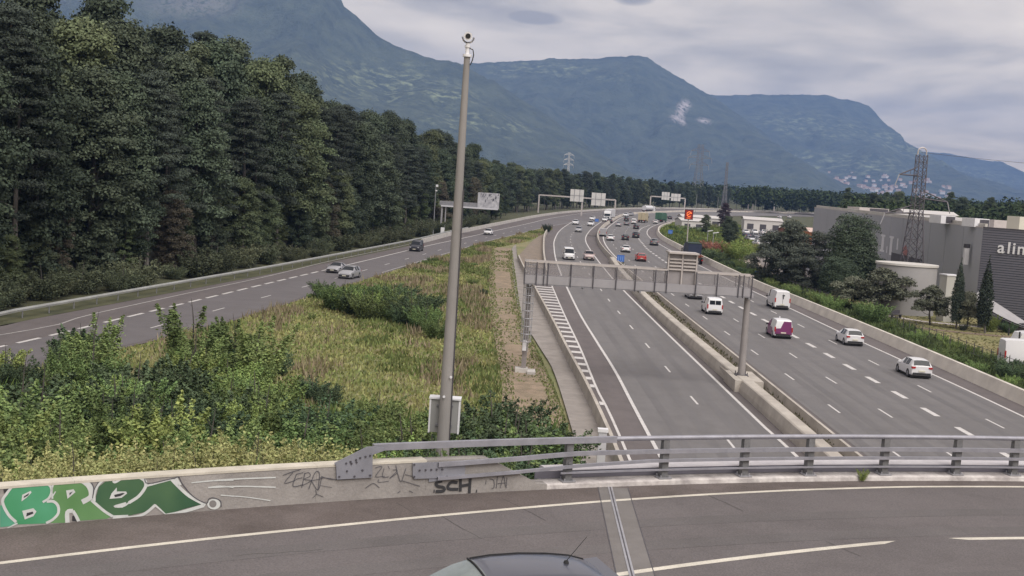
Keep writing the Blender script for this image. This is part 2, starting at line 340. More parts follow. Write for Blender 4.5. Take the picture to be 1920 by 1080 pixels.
# ---------------------------------------------------------------- concrete walls along the roads
JER = [(-.30, 0), (-.30, .08), (-.14, .33), (-.08, .82), (.08, .82), (.14, .33), (.30, .08), (.30, 0)]
def wall_run(name, label, pts, prof, m=M_conc, seg=None, group=None, cat='concrete barrier'):
    """one barrier thing; its cast lengths are parts"""
    t = thing(name, label, cat, group=group); n = seg or len(pts)
    i = 0
    while i < len(pts) - 1:
        j = min(len(pts) - 1, i + n); mb = MB(); mb.sweep([(p[0], p[1], 0) for p in pts[i:j + 1]], prof); link('barrier_length', mb, m, t); i = j
    return t
wall_run('median_barrier', 'concrete median wall on the side of the carriageway with the traffic driving away', offset([p for p in MED if p[1] < 900], -.1), [(-.5, 0), (-.34, .85), (-.16, .85), (.22, 0)], seg=6)
MEDL = resample([(16.6, 20), (16.5, 71), (16.2, 90), (15.95, 104), (15.6, 125), (15.5, 149), (15.9, 185), (16.7, 213.5), (17.45, 240), (18.4, 270), (20, 302), (22.5, 336), (26.9, 381), (33.8, 433), (45.4, 483), (62.4, 541), (87.4, 606), (122.4, 681), (171.4, 766)], 4)
wall_run('median_barrier', 'concrete median wall on the side of the carriageway with the traffic driving towards the bridge', [p for p in offset(MEDL, .12) if p[1] < 216], [(-.16, 0), (-.12, .3), (.02, .82), (.10, .88), (.78, .88), (.88, .80), (.90, 0)], seg=6)
ms = MB(); between(ms, [p for p in offset(MEDL, .95) if p[1] < 216], [p for p in offset(MED, -.4) if p[1] < 216], .30); struct('median_strip', ms, mat('dirt_strip', (.17, .145, .12), .95, colr2=(.095, .085, .06), vscale=1.2, bump=.6, bscale=6))
RWo = wall_run('retaining_wall', 'low concrete wall along the outer right shoulder in front of the weeds', [p for p in RW if p[1] < 560], [(-.42, 0), (-.04, .95), (.28, .95), (.34, -.1), (.0, -.1)], seg=6, m=mat('beige_wall_concrete', (.60, .56, .515), .9, colr2=(.45, .42, .39), vscale=.4, bump=.25, bscale=10))
wall_run('roadside_wall', 'concrete wall at the edge of the hatched gore beside the concrete walk', offset(upto(LW, 20, 205), -.02), [(-.42, -.1), (-.34, .85), (-.14, .85), (.12, .25), (.16, 0), (.1, -.1)], seg=6)
wall_run('roadside_wall', 'narrow concrete wall that ends at the nose between ramp and motorway', LW2, [(-.25, 0), (-.14, .8), (.14, .8), (.25, 0)], seg=6)
# plinth round the gantry column between the median walls
pl = MB(); pl.box((17.75, 93.0, .38), (2.0, 4.6, .9)); pl.box((17.75, 96.8, .3), (1.6, 3.4, .7)); tag(link('concrete_plinth', pl, M_conc), 'rough concrete plinth between the two median walls under the gantry column', 'concrete plinth')
# weeds along the median, right verge, etc. are planted further down
# ---------------------------------------------------------------- land between ramp and carriageway (gore meadow, gravel, walk)
def emb(x, y):
    """embankment that carries the bridge approach: falls 1:2 away from the parapet circle"""
    d = math.hypot(x - 29.28, y + 36.9) - 71.2
    if x > 3.4: return -.05
    side = min(1, max(0, (3.0 - x) / 3.0))
    h = 6.1 - max(0, d - 1.2) * .5
    return max(-.02, h * side) if d > 0 else 6.1 * side
gm = MB(); nx, ny = 54, 150
def gx(i, y):
    l_ = xat(offset(RMPR, .6), y) if y > 41 else -60 + (y - 20) * .5; r_ = xat(offset(LW, -.4), y) if y < 205 else xat([(1.0, 205), (2.6, 236), (4.8, 262), (6.0, 290), (9.6, 335), (13, 372)], y)
    return l_ + (r_ - l_) * i / nx
YS = [20 + (372 - 20) * (j / ny) ** 1.5 for j in range(ny + 1)]
vs = [(gx(i, yy), yy, emb(gx(i, yy), yy) + (.06 * noise.noise(Vector((gx(i, yy) * .5, yy * .5, 0))) if 0 < i < nx else 0) + .015) for yy in YS for i in range(nx + 1)]
gm.v = vs
for j in range(ny):
    for i in range(nx): a = j * (nx + 1) + i; gm.f.append((a, a + 1, a + nx + 2, a + nx + 1)); gm.m.append(0)
struct('meadow', gm, mat('meadow_soil', (.25, .215, .125), .95, colr2=(.13, .155, .06), vscale=.16, bump=.6, bscale=3, vdetail=8, coord='Object'))
gv = MB()
GL = resample([(-1.0, 62), (-.2, 77), (-1.0, 99), (-2.5, 138), (-4.2, 217), (-3.4, 236)], 4); GR = resample([(3.6, 62), (3.3, 77), (2.2, 99), (1.1, 120), (.4, 160), (-.6, 229), (-.6, 236)], 4)
between(gv, GL, GR, .10, n=60); struct('gravel_strip', gv, mat('gravel', (.31, .235, .175), .95, colr2=(.20, .165, .115), vscale=.9, bump=.9, bscale=14, vdetail=10, speck=.3, stain=.3))
wk = MB(); between(wk, resample([(4.0, 58), (3.9, 66), (3.4, 88), (2.5, 101), (1.0, 124), (0.2, 160), (-.5, 229), (.2, 250)], 4), offset(upto(LW, 58, 205), -.4), .12, n=60); struct('concrete_walk', wk, M_path)
nz_ = MB(); between(nz_, resample([(-.2, 190), (.8, 215), (2.2, 240), (3.4, 262), (6.2, 300)], 4), offset(LW2[3:], -.2), .11, n=40); struct('gravel_nose', nz_, mat('gravel_grey', (.25, .20, .165), .95, colr2=(.17, .145, .12), vscale=1, bump=.6, bscale=10))
# right-hand land
def rland(name, pts, z, m):
    b = MB(); b.face([(x, y, z) for x, y in pts]); return struct(name, b, m)
vg = MB(); between(vg, offset(RW[:130], .35), offset(RW[:130], 7.5), .03); struct('verge', vg, mat('verge_soil', (.075, .085, .035), .95, colr2=(.05, .065, .025), vscale=.5, bump=.6, bscale=4))
rland('lawn', [(45.1, 60), (80, 60), (80, 151), (60, 168), (52, 185), (44.2, 185), (44.6, 120)], .02, mat('dry_lawn', (.23, .20, .10), .95, colr2=(.16, .16, .07), vscale=.22, bump=.5, bscale=5))
rland('parking_lot', [(46, 190), (62, 190), (66, 280), (120, 300), (200, 520), (110, 520), (76, 440), (52, 330), (46, 270)], .02, mat('parking_asphalt', (.24, .215, .21), .9, var=.2, vscale=.2))
rland('footpath', [(43.5, 150.5), (49, 143.2), (60, 140.0), (60, 141.3), (49.3, 144.9), (43.9, 152.4)], .05, mat('pale_footpath', (.47, .43, .42), .9, var=.2, vscale=.6))
rland('footpath', [(42.5, 137.5), (50, 133.5), (60, 131.5), (60, 133.0), (50, 135.2), (42.7, 139.2)], .05, mat('brown_footpath', (.20, .15, .12), .9, var=.2, vscale=.6))
rland('service_lane', [(41.0, 192), (44, 192), (47.5, 232), (51, 262), (48, 266), (44.5, 240)], .06, mat('pink_paving', (.42, .36, .32), .9, var=.15, vscale=.5))
# ---------------------------------------------------------------- mountains
def attr_mat(name, base, base2, rock, field, vs=.004):
    m = bpy.data.materials.new(name); m.use_nodes = True; t = m.node_tree; n = t.nodes; l = t.links; b = n['Principled BSDF']
    b.inputs['Roughness'].default_value = .95; b.inputs['Specular IOR Level'].default_value = .1
    tcn = n.new('ShaderNodeTexCoord')
    def nz(s, d=6, st=(1, 1, 1)):
        mp_ = n.new('ShaderNodeMapping'); mp_.inputs['Scale'].default_value = st; l.new(tcn.outputs['Object'], mp_.inputs[0])
        q = n.new('ShaderNodeTexNoise'); q.inputs['Scale'].default_value = s; q.inputs['Detail'].default_value = d; q.inputs['Roughness'].default_value = .65; l.new(mp_.outputs[0], q.inputs['Vector']); return q.outputs['Fac']
    def mr(v, a, b_, c=0., d=1.):
        q = n.new('ShaderNodeMapRange'); q.inputs[1].default_value = a; q.inputs[2].default_value = b_; q.inputs[3].default_value = c; q.inputs[4].default_value = d; l.new(v, q.inputs[0]); return q.outputs[0]
    def mix(f, a, b_):
        q = n.new('ShaderNodeMix'); q.data_type = 'RGBA'; l.new(f, q.inputs[0])
        for i, v in ((6, a), (7, b_)):
            if isinstance(v, tuple): q.inputs[i].default_value = (*v, 1)
            else: l.new(v, q.inputs[i])
        return q.outputs[2]
    def at(nm):
        q = n.new('ShaderNodeAttribute'); q.attribute_name = nm; return q.outputs['Fac']
    def mul(a, b_):
        q = n.new('ShaderNodeMath'); q.operation = 'MULTIPLY'; l.new(a, q.inputs[0]); l.new(b_, q.inputs[1]); return q.outputs[0]
    c = mix(mr(nz(vs * 3), .38, .62), base, base2)
    c = mix(mul(mr(nz(vs * 5, 7, (1, 1, 2.2)), .50, .66), at('field')), c, field)
    c = mix(mul(mr(nz(vs * 10, 6, (1.6, 1, .35)), .40, .52), at('rock')), c, rock)
    l.new(c, b.inputs['Base Color'])
    bp_ = n.new('ShaderNodeBump'); bp_.inputs['Strength'].default_value = 1; bp_.inputs['Distance'].default_value = 45; l.new(nz(vs * 2.2, 9), bp_.inputs['Height']); l.new(bp_.outputs[0], b.inputs['Normal']); return m
M_mtn = attr_mat('mountain_forest', (.062, .078, .060), (.10, .12, .085), (.46, .42, .43), (.27, .31, .19))
def fbm(x, y, o=5):
    return noise.fractal(Vector((x, y, 3.7)), 1.0, 2.1, o)
def ridge(name, pts, depth, seed, rkw=1., nu=64, cols=260, amp=.16, rocks=(), fields=(), pw=.8):
    P = [Vector(p) for p in pts]; S = [0]
    for a, b in zip(P, P[1:]): S.append(S[-1] + (b - a).length)
    vs, rk, fl = [], [], []
    for i in range(cols + 1):
        s = S[-1] * i / cols; k = 1
        while k < len(S) - 1 and S[k] < s: k += 1
        f = (s - S[k - 1]) / (S[k] - S[k - 1]); p = P[k - 1].lerp(P[k], f)
        p.z += fbm(s * .012, seed) * 6 + fbm(s * .05, seed + 9) * 3.5
        for j in range(nu + 14):
            u = j / nu                                   # 0 foot, 1 crest, >1 back slope
            if u <= 1:
                z = p.z * (u ** (1 + pw * .6)); y = p.y - depth * (1 - u)
                w = math.sin(math.pi * u) ** .8 * (1 if u < .93 else (1 - u) / .07)
                g_ = abs(fbm(p.x * .0011 + seed, y * .0006, 4)); z += w * p.z * amp * (fbm(p.x * .0016 + seed, y * .0011) * 1.1 + .5 - g_ * 1.8) + w * 26 * fbm(p.x * .006, y * .004 + seed, 4)
                y += w * 160 * fbm(p.x * .0009, u * 3 + seed)
            else: z = p.z * (1 - (u - 1) * 2.2) ; y = p.y + depth * (u - 1)
            x = p.x; vs.append((x, y, max(z, -2)))
            rk.append(rkw * max([0] + [max(0, min(1, 1.6 - 1.6 * math.hypot((x - a) / wx, (z - c) / wz))) for a, c, wx, wz in rocks]) if u <= 1 else 0)
            fl.append(max([0] + [max(0, min(1, 1.5 - 1.3 * math.hypot((x - a) / wx, (z - c) / wz))) for a, c, wx, wz in fields]) if u <= 1 else 0)
    r = nu + 14; fs = [(i * r + j, (i + 1) * r + j, (i + 1) * r + j + 1, i * r + j + 1) for i in range(cols) for j in range(r - 1)]
    me = bpy.data.meshes.new(name); me.from_pydata(vs, [], fs)
    for nm, d in (('rock', rk), ('field', fl)):
        a = me.attributes.new(nm, 'FLOAT', 'POINT'); a.data.foreach_set('value', d)
    me.shade_smooth(); struct(name, me, M_mtn); return vs
M1 = [(-3221, 5000, 760), (-2368, 5000, 775), (-1618, 5000, 770), (-1123, 5000, 772), (-882, 5000, 768), (-798, 5000, 740), (-751, 5000, 652), (-627, 5000, 554), (-538, 5000, 506), (-428, 5000, 471), (-275, 5000, 449), (-120, 5000, 384), (60, 5000, 289), (264, 5000, 162), (447, 5000, 45), (600, 5000, 5)]
M2 = [(-1126, 6800, 352), (-605, 6800, 532), (-345, 6800, 610), (-170, 6800, 627), (150, 6800, 669), (384, 6800, 684), (602, 6800, 716), (661, 6800, 708), (738, 6800, 664), (891, 6800, 587), (1014, 6800, 528), (1230, 6800, 405), (1480, 6800, 246), (1730, 6800, 86), (1900, 6800, 5)]
M3 = [(400, 8500, 300), (728, 8500, 486), (1267, 8500, 653), (1596, 8500, 682), (1852, 8500, 695), (2072, 8500, 709), (2147, 8500, 692), (2296, 8500, 673), (2375, 8500, 653), (2394, 8500, 599), (2456, 8500, 534), (2612, 8500, 438), (2710, 8500, 379), (2965, 8500, 230), (3275, 8500, 85), (3450, 8500, 5)]
M4 = [(1900, 9800, 200), (2477, 9800, 307), (2853, 9800, 383), (3147, 9800, 423), (3403, 9800, 419), (3661, 9800, 385), (3832, 9800, 380), (3945, 9800, 319), (4189, 9800, 229), (4541, 9800, 125), (5231, 9800, 64)]
ridge('mountain', M1, 1700, 1.3, cols=240, rkw=.24, rocks=((-1290, 610, 230, 120), (-1750, 640, 260, 130)), fields=((-520, 330, 260, 110), (-300, 300, 160, 60), (-150, 190, 200, 60)))
ridge('mountain', M2, 2300, 5.1, cols=240, rocks=((836, 440, 34, 34), (806, 414, 38, 36), (786, 378, 32, 34), (752, 350, 40, 26), (778, 334, 26, 24), (905, 352, 46, 19)), fields=((100, 600, 330, 60), (400, 560, 160, 30), (-100, 560, 120, 40)))
V3 = ridge('mountain', M3, 3300, 9.4, cols=200, rocks=(), fields=((1800, 450, 420, 110), (2300, 350, 300, 120), (1700, 200, 500, 80)), amp=.08)
ridge('mountain', M4, 2500, 13.7, cols=160, fields=((3300, 250, 500, 90),), amp=.08)
# town on the lower slope
rnd = random.Random(4); hm = []
for wl, rf in (((.60, .57, .54), (.30, .19, .15)), ((.68, .67, .68), (.34, .25, .22)), ((.55, .47, .42), (.30, .28, .28))):
    b = MB(); b.box((0, 0, 3.5), (13, 10, 7), mi=0)
    b.face([(-7, -5.6, 7), (7, -5.6, 7), (7, 0, 10), (-7, 0, 10)], 1); b.face([(7, 5.6, 7), (-7, 5.6, 7), (-7, 0, 10), (7, 0, 10)], 1); b.face([(7, -5.6, 7), (7, 5.6, 7), (7, 0, 10)], 0); b.face([(-7, 5.6, 7), (-7, -5.6, 7), (-7, 0, 10)], 0)
    me = b.mesh('hillside_house'); me.materials.append(mat('house_wall%.2f' % wl[0], wl)); me.materials.append(mat('house_roof%.2f' % rf[0], rf)); hm.append(me)
cand = [v for v in V3 if 1350 < v[0] < 2100 and 18 < v[2] < 175]
k = 0
while k < 150 and cand:
    v = rnd.choice(cand); cl = math.hypot((v[0] - 1690) / 300, (v[2] - 85) / 75)
    if rnd.random() > math.exp(-cl * cl * 1.3): continue
    o = link('hillside_house', rnd.choice(hm), (), loc=(v[0] + rnd.uniform(-15, 15), v[1] - 4, v[2] - 1), rz=rnd.uniform(-.6, .6)); o.scale = (rnd.uniform(1.0, 1.8),) * 3
    tag(o, 'tiny pale house in the village on the lower mountain slope above the treeline', 'house', 'houses of the hillside village'); k += 1
# ---------------------------------------------------------------- bridge deck in the foreground (horizontal circle)
CXB, CYB, RB, DZ = 29.28, -36.9, 70.63, 6.8
def bp(ang, off=0., z=0.):
    a = R_(ang); r = RB + off; return (CXB + r * math.cos(a), CYB + r * math.sin(a), z)
def angs(a0, a1, st=.5):
    n = max(1, int(abs(a1 - a0) / st)); return [a0 + (a1 - a0) * i / n for i in range(n + 1)]
def arc_sheet(mb, a0, a1, o1, o2, z, mi=0, st=.5):
    A = angs(a0, a1, st)
    for p, q in zip(A, A[1:]):
        f1 = o1 if not callable(o1) else None
        g1 = (lambda t: o1(t)) if callable(o1) else (lambda t: o1); g2 = (lambda t: o2(t)) if callable(o2) else (lambda t: o2)
        mb.face([bp(p, g1(p), z), bp(p, g2(p), z), bp(q, g2(q), z), bp(q, g1(q), z)], mi)
    return mb
def arc_prof(mb, a0, a1, prof, st=.5, mi=0):
    A = angs(a0, a1, st); k = len(mb.v); n = len(prof)
    for t in A:
        for o_, z in prof: mb.v.append(bp(t, o_, z))
    for i in range(len(A) - 1):
        for j in range(n):
            j2 = (j + 1) % n; mb.f.append((k + i * n + j, k + (i + 1) * n + j, k + (i + 1) * n + j2, k + i * n + j2)); mb.m.append(mi)
    mb.f.append(tuple(k + j for j in range(n))); mb.m.append(mi); mb.f.append(tuple(k + (len(A) - 1) * n + j for j in reversed(range(n)))); mb.m.append(mi)
    return mb
A_END = 113.9
dk = MB(); arc_prof(dk, 150, 66, [(0.0, DZ), (0.0, DZ - .01), (-14, DZ - .01), (-14, DZ)], 1.0)
deck = struct('bridge_road', dk, M_deckr)
sl = MB(); arc_prof(sl, 112.2, 66, [(1.1, DZ - .02), (1.1, DZ - .6), (-1, DZ - 1.2), (-14, DZ - 1.2), (-14, DZ - .02)], 1.0); link('deck_slab', sl, M_conc2, deck)
ws = [(150, -2.6), (123.4, -2.0), (118.4, -1.72), (115.4, -1.45), (112.6, -1.15), (110.8, -.98), (108.3, -.77), (105.6, -.6), (102.9, -.58), (66, -.5)]
def wl_(t):
    for (a, v), (b_, w) in zip(ws, ws[1:]):
        if a >= t >= b_: return v + (w - v) * (a - t) / (a - b_)
    return -1
mb = MB(); arc_sheet(mb, 149, 67, lambda t: wl_(t) - .07, lambda t: wl_(t) + .07, DZ + .006); struct('edge_line', mb, M_paintc, deck)
sh = MB(); arc_sheet(sh, 149, 67, lambda t: wl_(t) + .07, lambda t: -.01, DZ + .003); struct('shoulder', sh, mat('bridge_shoulder', (.155, .132, .128), .9, colr2=(.11, .092, .088), vscale=.7, bump=.5, bscale=60, spec=.25, speck=.25, stain=.2), deck)
def inn(t): return -5.86 + (114.9 - t) * .148 if t > 108 else -4.86 - (107.2 - t) * .03
mb = MB(); A = angs(121, 108.72, .4)
arc_sheet(mb, 121, 108.75, lambda t: inn(t) - .10, lambda t: inn(t) + .07, DZ + .006)
tp = bp(108.75, inn(108.75) - .10, DZ + .006), bp(108.75, inn(108.75) + .07, DZ + .006), bp(108.4, inn(108.75) + .075, DZ + .006); mb.face(tp)
struct('lane_dash', mb, M_paintc, deck)
mb = MB(); arc_sheet(mb, 106.85, 100.6, lambda t: inn(t) - .10, lambda t: inn(t) + .07, DZ + .006); tp = bp(106.85, inn(106.9) - .1, DZ + .006), bp(107.2, inn(106.9) + .06, DZ + .006), bp(106.85, inn(106.9) + .07, DZ + .006); mb.face(tp)
struct('lane_dash', mb, M_paintc, deck)
for o_ in (-2.9, -4.35, -7.2, -8.9):
    mb = MB(); arc_sheet(mb, 149, 67, o_ - .28, o_ + .28, DZ + .003); struct('wheel_track', mb, mat('bridge_track', (.138, .127, .130), .85, var=.14, vscale=.4, bump=.4, bscale=70, spec=.3, speck=.2, stain=.15), deck)
rck = random.Random(17); mb = MB()
for _ in range(9):
    a, o_ = rck.uniform(104, 124), rck.uniform(-8, -1.0); da, do = rck.choice(((.22, .02), (.02, .2), (.2, -.05)))
    for k in range(rck.randint(6, 16)):
        a2, o2 = a + da * rck.uniform(.3, 1.2), o_ + do * rck.uniform(.4, 1.3) + rck.uniform(-.05, .05)
        if o2 > -.3: break
        n_ = Vector((bp(a2, o2)[1] - bp(a, o_)[1], -(bp(a2, o2)[0] - bp(a, o_)[0]), 0)).normalized() * .008
        P_, Q_ = Vector(bp(a, o_, DZ + .0045)), Vector(bp(a2, o2, DZ + .0045)); mb.face([P_ - n_, Q_ - n_, Q_ + n_, P_ + n_]); a, o_ = a2, o2
stuff('hairline_cracks', mb, mat('crack_dark', (.06, .055, .055), .9), deck)
# expansion joint
jt = MB()
J = lambda o_, w, z: (2.60 + .012 * (o_ + 3) + w, -36.9 + math.sqrt((RB + o_) ** 2 - (2.62 - CXB) ** 2), z)
for w0, w1, z, mi in ((-.28, .42, .0046, 0), (-.055, -.015, .014, 1), (.015, .055, .014, 1), (-.015, .015, .0105, 2), (-.30, -.28, .0085, 2), (.42, .44, .0085, 2)):
    mbj = MB(); 
    for q in range(14):
        a_, b_ = -.02 - q, -1.02 - q; mbj.face([J(a_, w0, DZ + z), J(a_, w1, DZ + z), J(b_, w1, DZ + z), J(b_, w0, DZ + z)])
    nm = {0: 'joint_filler', 1: 'joint_rail', 2: 'joint_seam'}[mi]
    link(nm, mbj, (mat('joint_filler', (.18, .168, .166), .9, colr2=(.145, .135, .132), vscale=1.5, bump=.3, bscale=40), M_galv, M_dark)[mi], deck)
# kerb, outer cornice
kb = MB(); arc_prof(kb, 116.2, 66, [(0, DZ - .02), (.02, DZ + .09), (.07, DZ + .12), (.46, DZ + .125), (.46, DZ - .02)])
M_kerb = mat('whitewashed_kerb', (.58, .55, .54), .85, colr2=(.36, .33, .33), vscale=2.2, stain=.3, bump=.5, bscale=9)
tag(link('kerb', kb, M_kerb), 'pale worn concrete kerb under the bridge railing', 'kerb')
cn = MB(); arc_prof(cn, 113.3, 66, [(.47, DZ - .3), (.47, DZ + .32), (.50, DZ + .335), (.95, DZ + .335), (1.0, DZ + .31), (1.03, DZ - .6), (.85, DZ - .6)])
tag(link('bridge_cornice', cn, mat('cornice_concrete', (.60, .58, .61), .8, colr2=(.48, .46, .49), vscale=1.2, bump=.2, bscale=8)), 'raised pale outer ledge of the bridge behind the railing posts', 'ledge')
db = MB(); arc_prof(db, 113.6, 66, [(.44, DZ + .14), (.44, DZ + .315), (.465, DZ + .315), (.465, DZ + .14)]); link('inner_face', db, mat('grey_sheet', (.17, .165, .205), .6, .2, var=.2, vscale=1), bpy.data.objects['bridge_cornice'])
# concrete parapet with graffiti
HW = .80
pw_ = thing('parapet_wall', 'low concrete parapet with green and black graffiti along the bridge approach', 'concrete wall')
brk = [150, 146, 142, 138, 134, 130, 126, 122, 118, 115.95]
for a, b_ in zip(brk, brk[1:]):
    mb = MB(); arc_prof(mb, a, b_ + .003, [(0, DZ - .3), (0, DZ + HW - .03), (.02, DZ + HW), (.30, DZ + HW), (.32, DZ + HW - .03), (.32, DZ - 1.5)], .25); link('wall_length', mb, M_parapet if 'M_parapet' in globals() else mat('parapet_concrete', (.33, .31, .30), .85, colr2=(.245, .228, .222), vscale=.9, bump=.25, bscale=14, stain=.2, speck=.08), pw_)
    mb = MB(); arc_prof(mb, a, b_ + .003, [(-.012, DZ + HW - .035), (-.012, DZ + HW + .012), (.33, DZ + HW + .012), (.33, DZ + HW - .035)], .25); link('coping', mb, mat('coping_cream', (.58, .54, .47), .8, var=.25, vscale=2), pw_)
mb = MB(); A = angs(115.95, 113.5, .2); 
def hh(t): return HW if t > 114.75 else max(.125, HW * (t - 113.45) / (114.75 - 113.45))
k = 0
for p, q in zip(A, A[1:]):
    h1, h2 = DZ + hh(p), DZ + hh(q)
    mb.face([bp(p, 0, DZ), bp(q, 0, DZ), bp(q, 0, h2), bp(p, 0, h1)]); mb.face([bp(p, 0, h1), bp(q, 0, h2), bp(q, .3, h2), bp(p, .3, h1)]); mb.face([bp(p, .3, DZ - 1), bp(p, .3, h1), bp(q, .3, h2), bp(q, .3, DZ - 1)])
link('wall_length', mb, mat('parapet_concrete', (.36, .335, .325), .85), pw_)
# railing
M_rail = mat('rail_paint', (.33, .33, .38), .45, .35, var=.22, vscale=3)
M_post = mat('rail_post_paint', (.19, .19, .20), .6, .2, var=.3, vscale=5)
rl = thing('bridge_railing', 'grey steel bridge railing with four horizontal rails along the kerb', 'railing')
def arc_tube(a0, a1, off, z, r, flat=None, mb=None, st=.4):
    mb = mb or MB(); n = 10; pr_ = [(off + r * math.cos(2 * math.pi * i / n), z + r * math.sin(2 * math.pi * i / n)) for i in range(n)] if not flat else [(off - flat[0], z - flat[1]), (off - flat[0], z + flat[1]), (off + flat[0], z + flat[1]), (off + flat[0], z - flat[1])]
    return arc_prof(mb, a0, a1, pr_, st)
link('top_rail', arc_tube(112.05, 66, .18, DZ + 1.12, .06), M_rail, rl, smooth=40)
link('top_rail', arc_tube(116.95, 112.05, .13, DZ + 1.12, 0, (.06, .07)), M_rail, rl)
ro_ = lambda t: .035 - .135 * min(1, max(0, (t - 112.8) / 1.4))
def bent_rail(a0, zf_, hw, wd):
    mb = MB(); A = angs(a0, 111.3, .3) + angs(111.3, 66, .5)[1:]
    for p, q in zip(A, A[1:]):
        P4 = [bp(p, ro_(p) + o_, zf_(p) + z) for o_, z in ((0, -hw), (0, hw), (wd, hw), (wd, -hw))]; Q4 = [bp(q, ro_(q) + o_, zf_(q) + z) for o_, z in ((0, -hw), (0, hw), (wd, hw), (wd, -hw))]
        for i in range(4): j = (i + 1) % 4; mb.face([P4[i], Q4[i], Q4[j], P4[j]])
    return link('middle_rail', mb, M_rail, rl)
bent_rail(115.75, lambda t: DZ + .815 - .10 * min(1, max(0, (t - 113) / 2.6)), .05, .07)
bent_rail(115.75, lambda t: DZ + (.40 + .185 * min(1, max(0, (115.6 - t) / 4.3))), .035, .07)
link('lower_rail', arc_tube(113.2, 66, .08, DZ + .355, 0, (.02, .022)), M_rail, rl)
PA = [114.9 - .0, 113.01, 110.93, 109.12, 107.62, 105.84, 104.1, 102.7, 101.1, 99.5, 97.7, 96, 94.2, 92.4, 90.6]
for a in PA[1:]:
    mb = MB(); ax = Vector(bp(a, 0, 0)); out = (ax - Vector((CXB, CYB, 0))).normalized(); tn = Vector((-out.y, out.x, 0))
    pro = [(.12, .13), (.30, .13), (.30, .6), (.27, 1.07), (.13, 1.07), (.12, .6)]
    for s_ in (-.085, .085): pass
    A1 = [ax + out * o_ + tn * -.085 + Vector((0, 0, DZ + z)) for o_, z in pro]; A2 = [ax + out * o_ + tn * .085 + Vector((0, 0, DZ + z)) for o_, z in pro]
    mb.face(A1); mb.face(list(reversed(A2)))
    for i in range(len(pro)): j = (i + 1) % len(pro); mb.face([A1[i], A2[i], A2[j], A1[j]])
    ps = link('railing_post', mb, M_post, rl)
    fb = MB(); c = ax + out * .21 + Vector((0, 0, DZ + .14)); fb.box(c, (.30, .34, .03), rz=math.atan2(out.y, out.x))
    for u in (-1, 1):
        for v in (-1, 1): q = c + out * .11 * u + tn * .11 * v; fb.tube(q, q + Vector((0, 0, .07)), .018, n=6)
    link('foot_plate', fb, M_galv, ps)
    for z in (.82, .585, .355):
        br = MB(); q = ax + out * .12 + Vector((0, 0, DZ + z)); br.box(q, (.06, .08, .05), rz=math.atan2(out.y, out.x)); link('rail_bracket', br, M_post, ps)
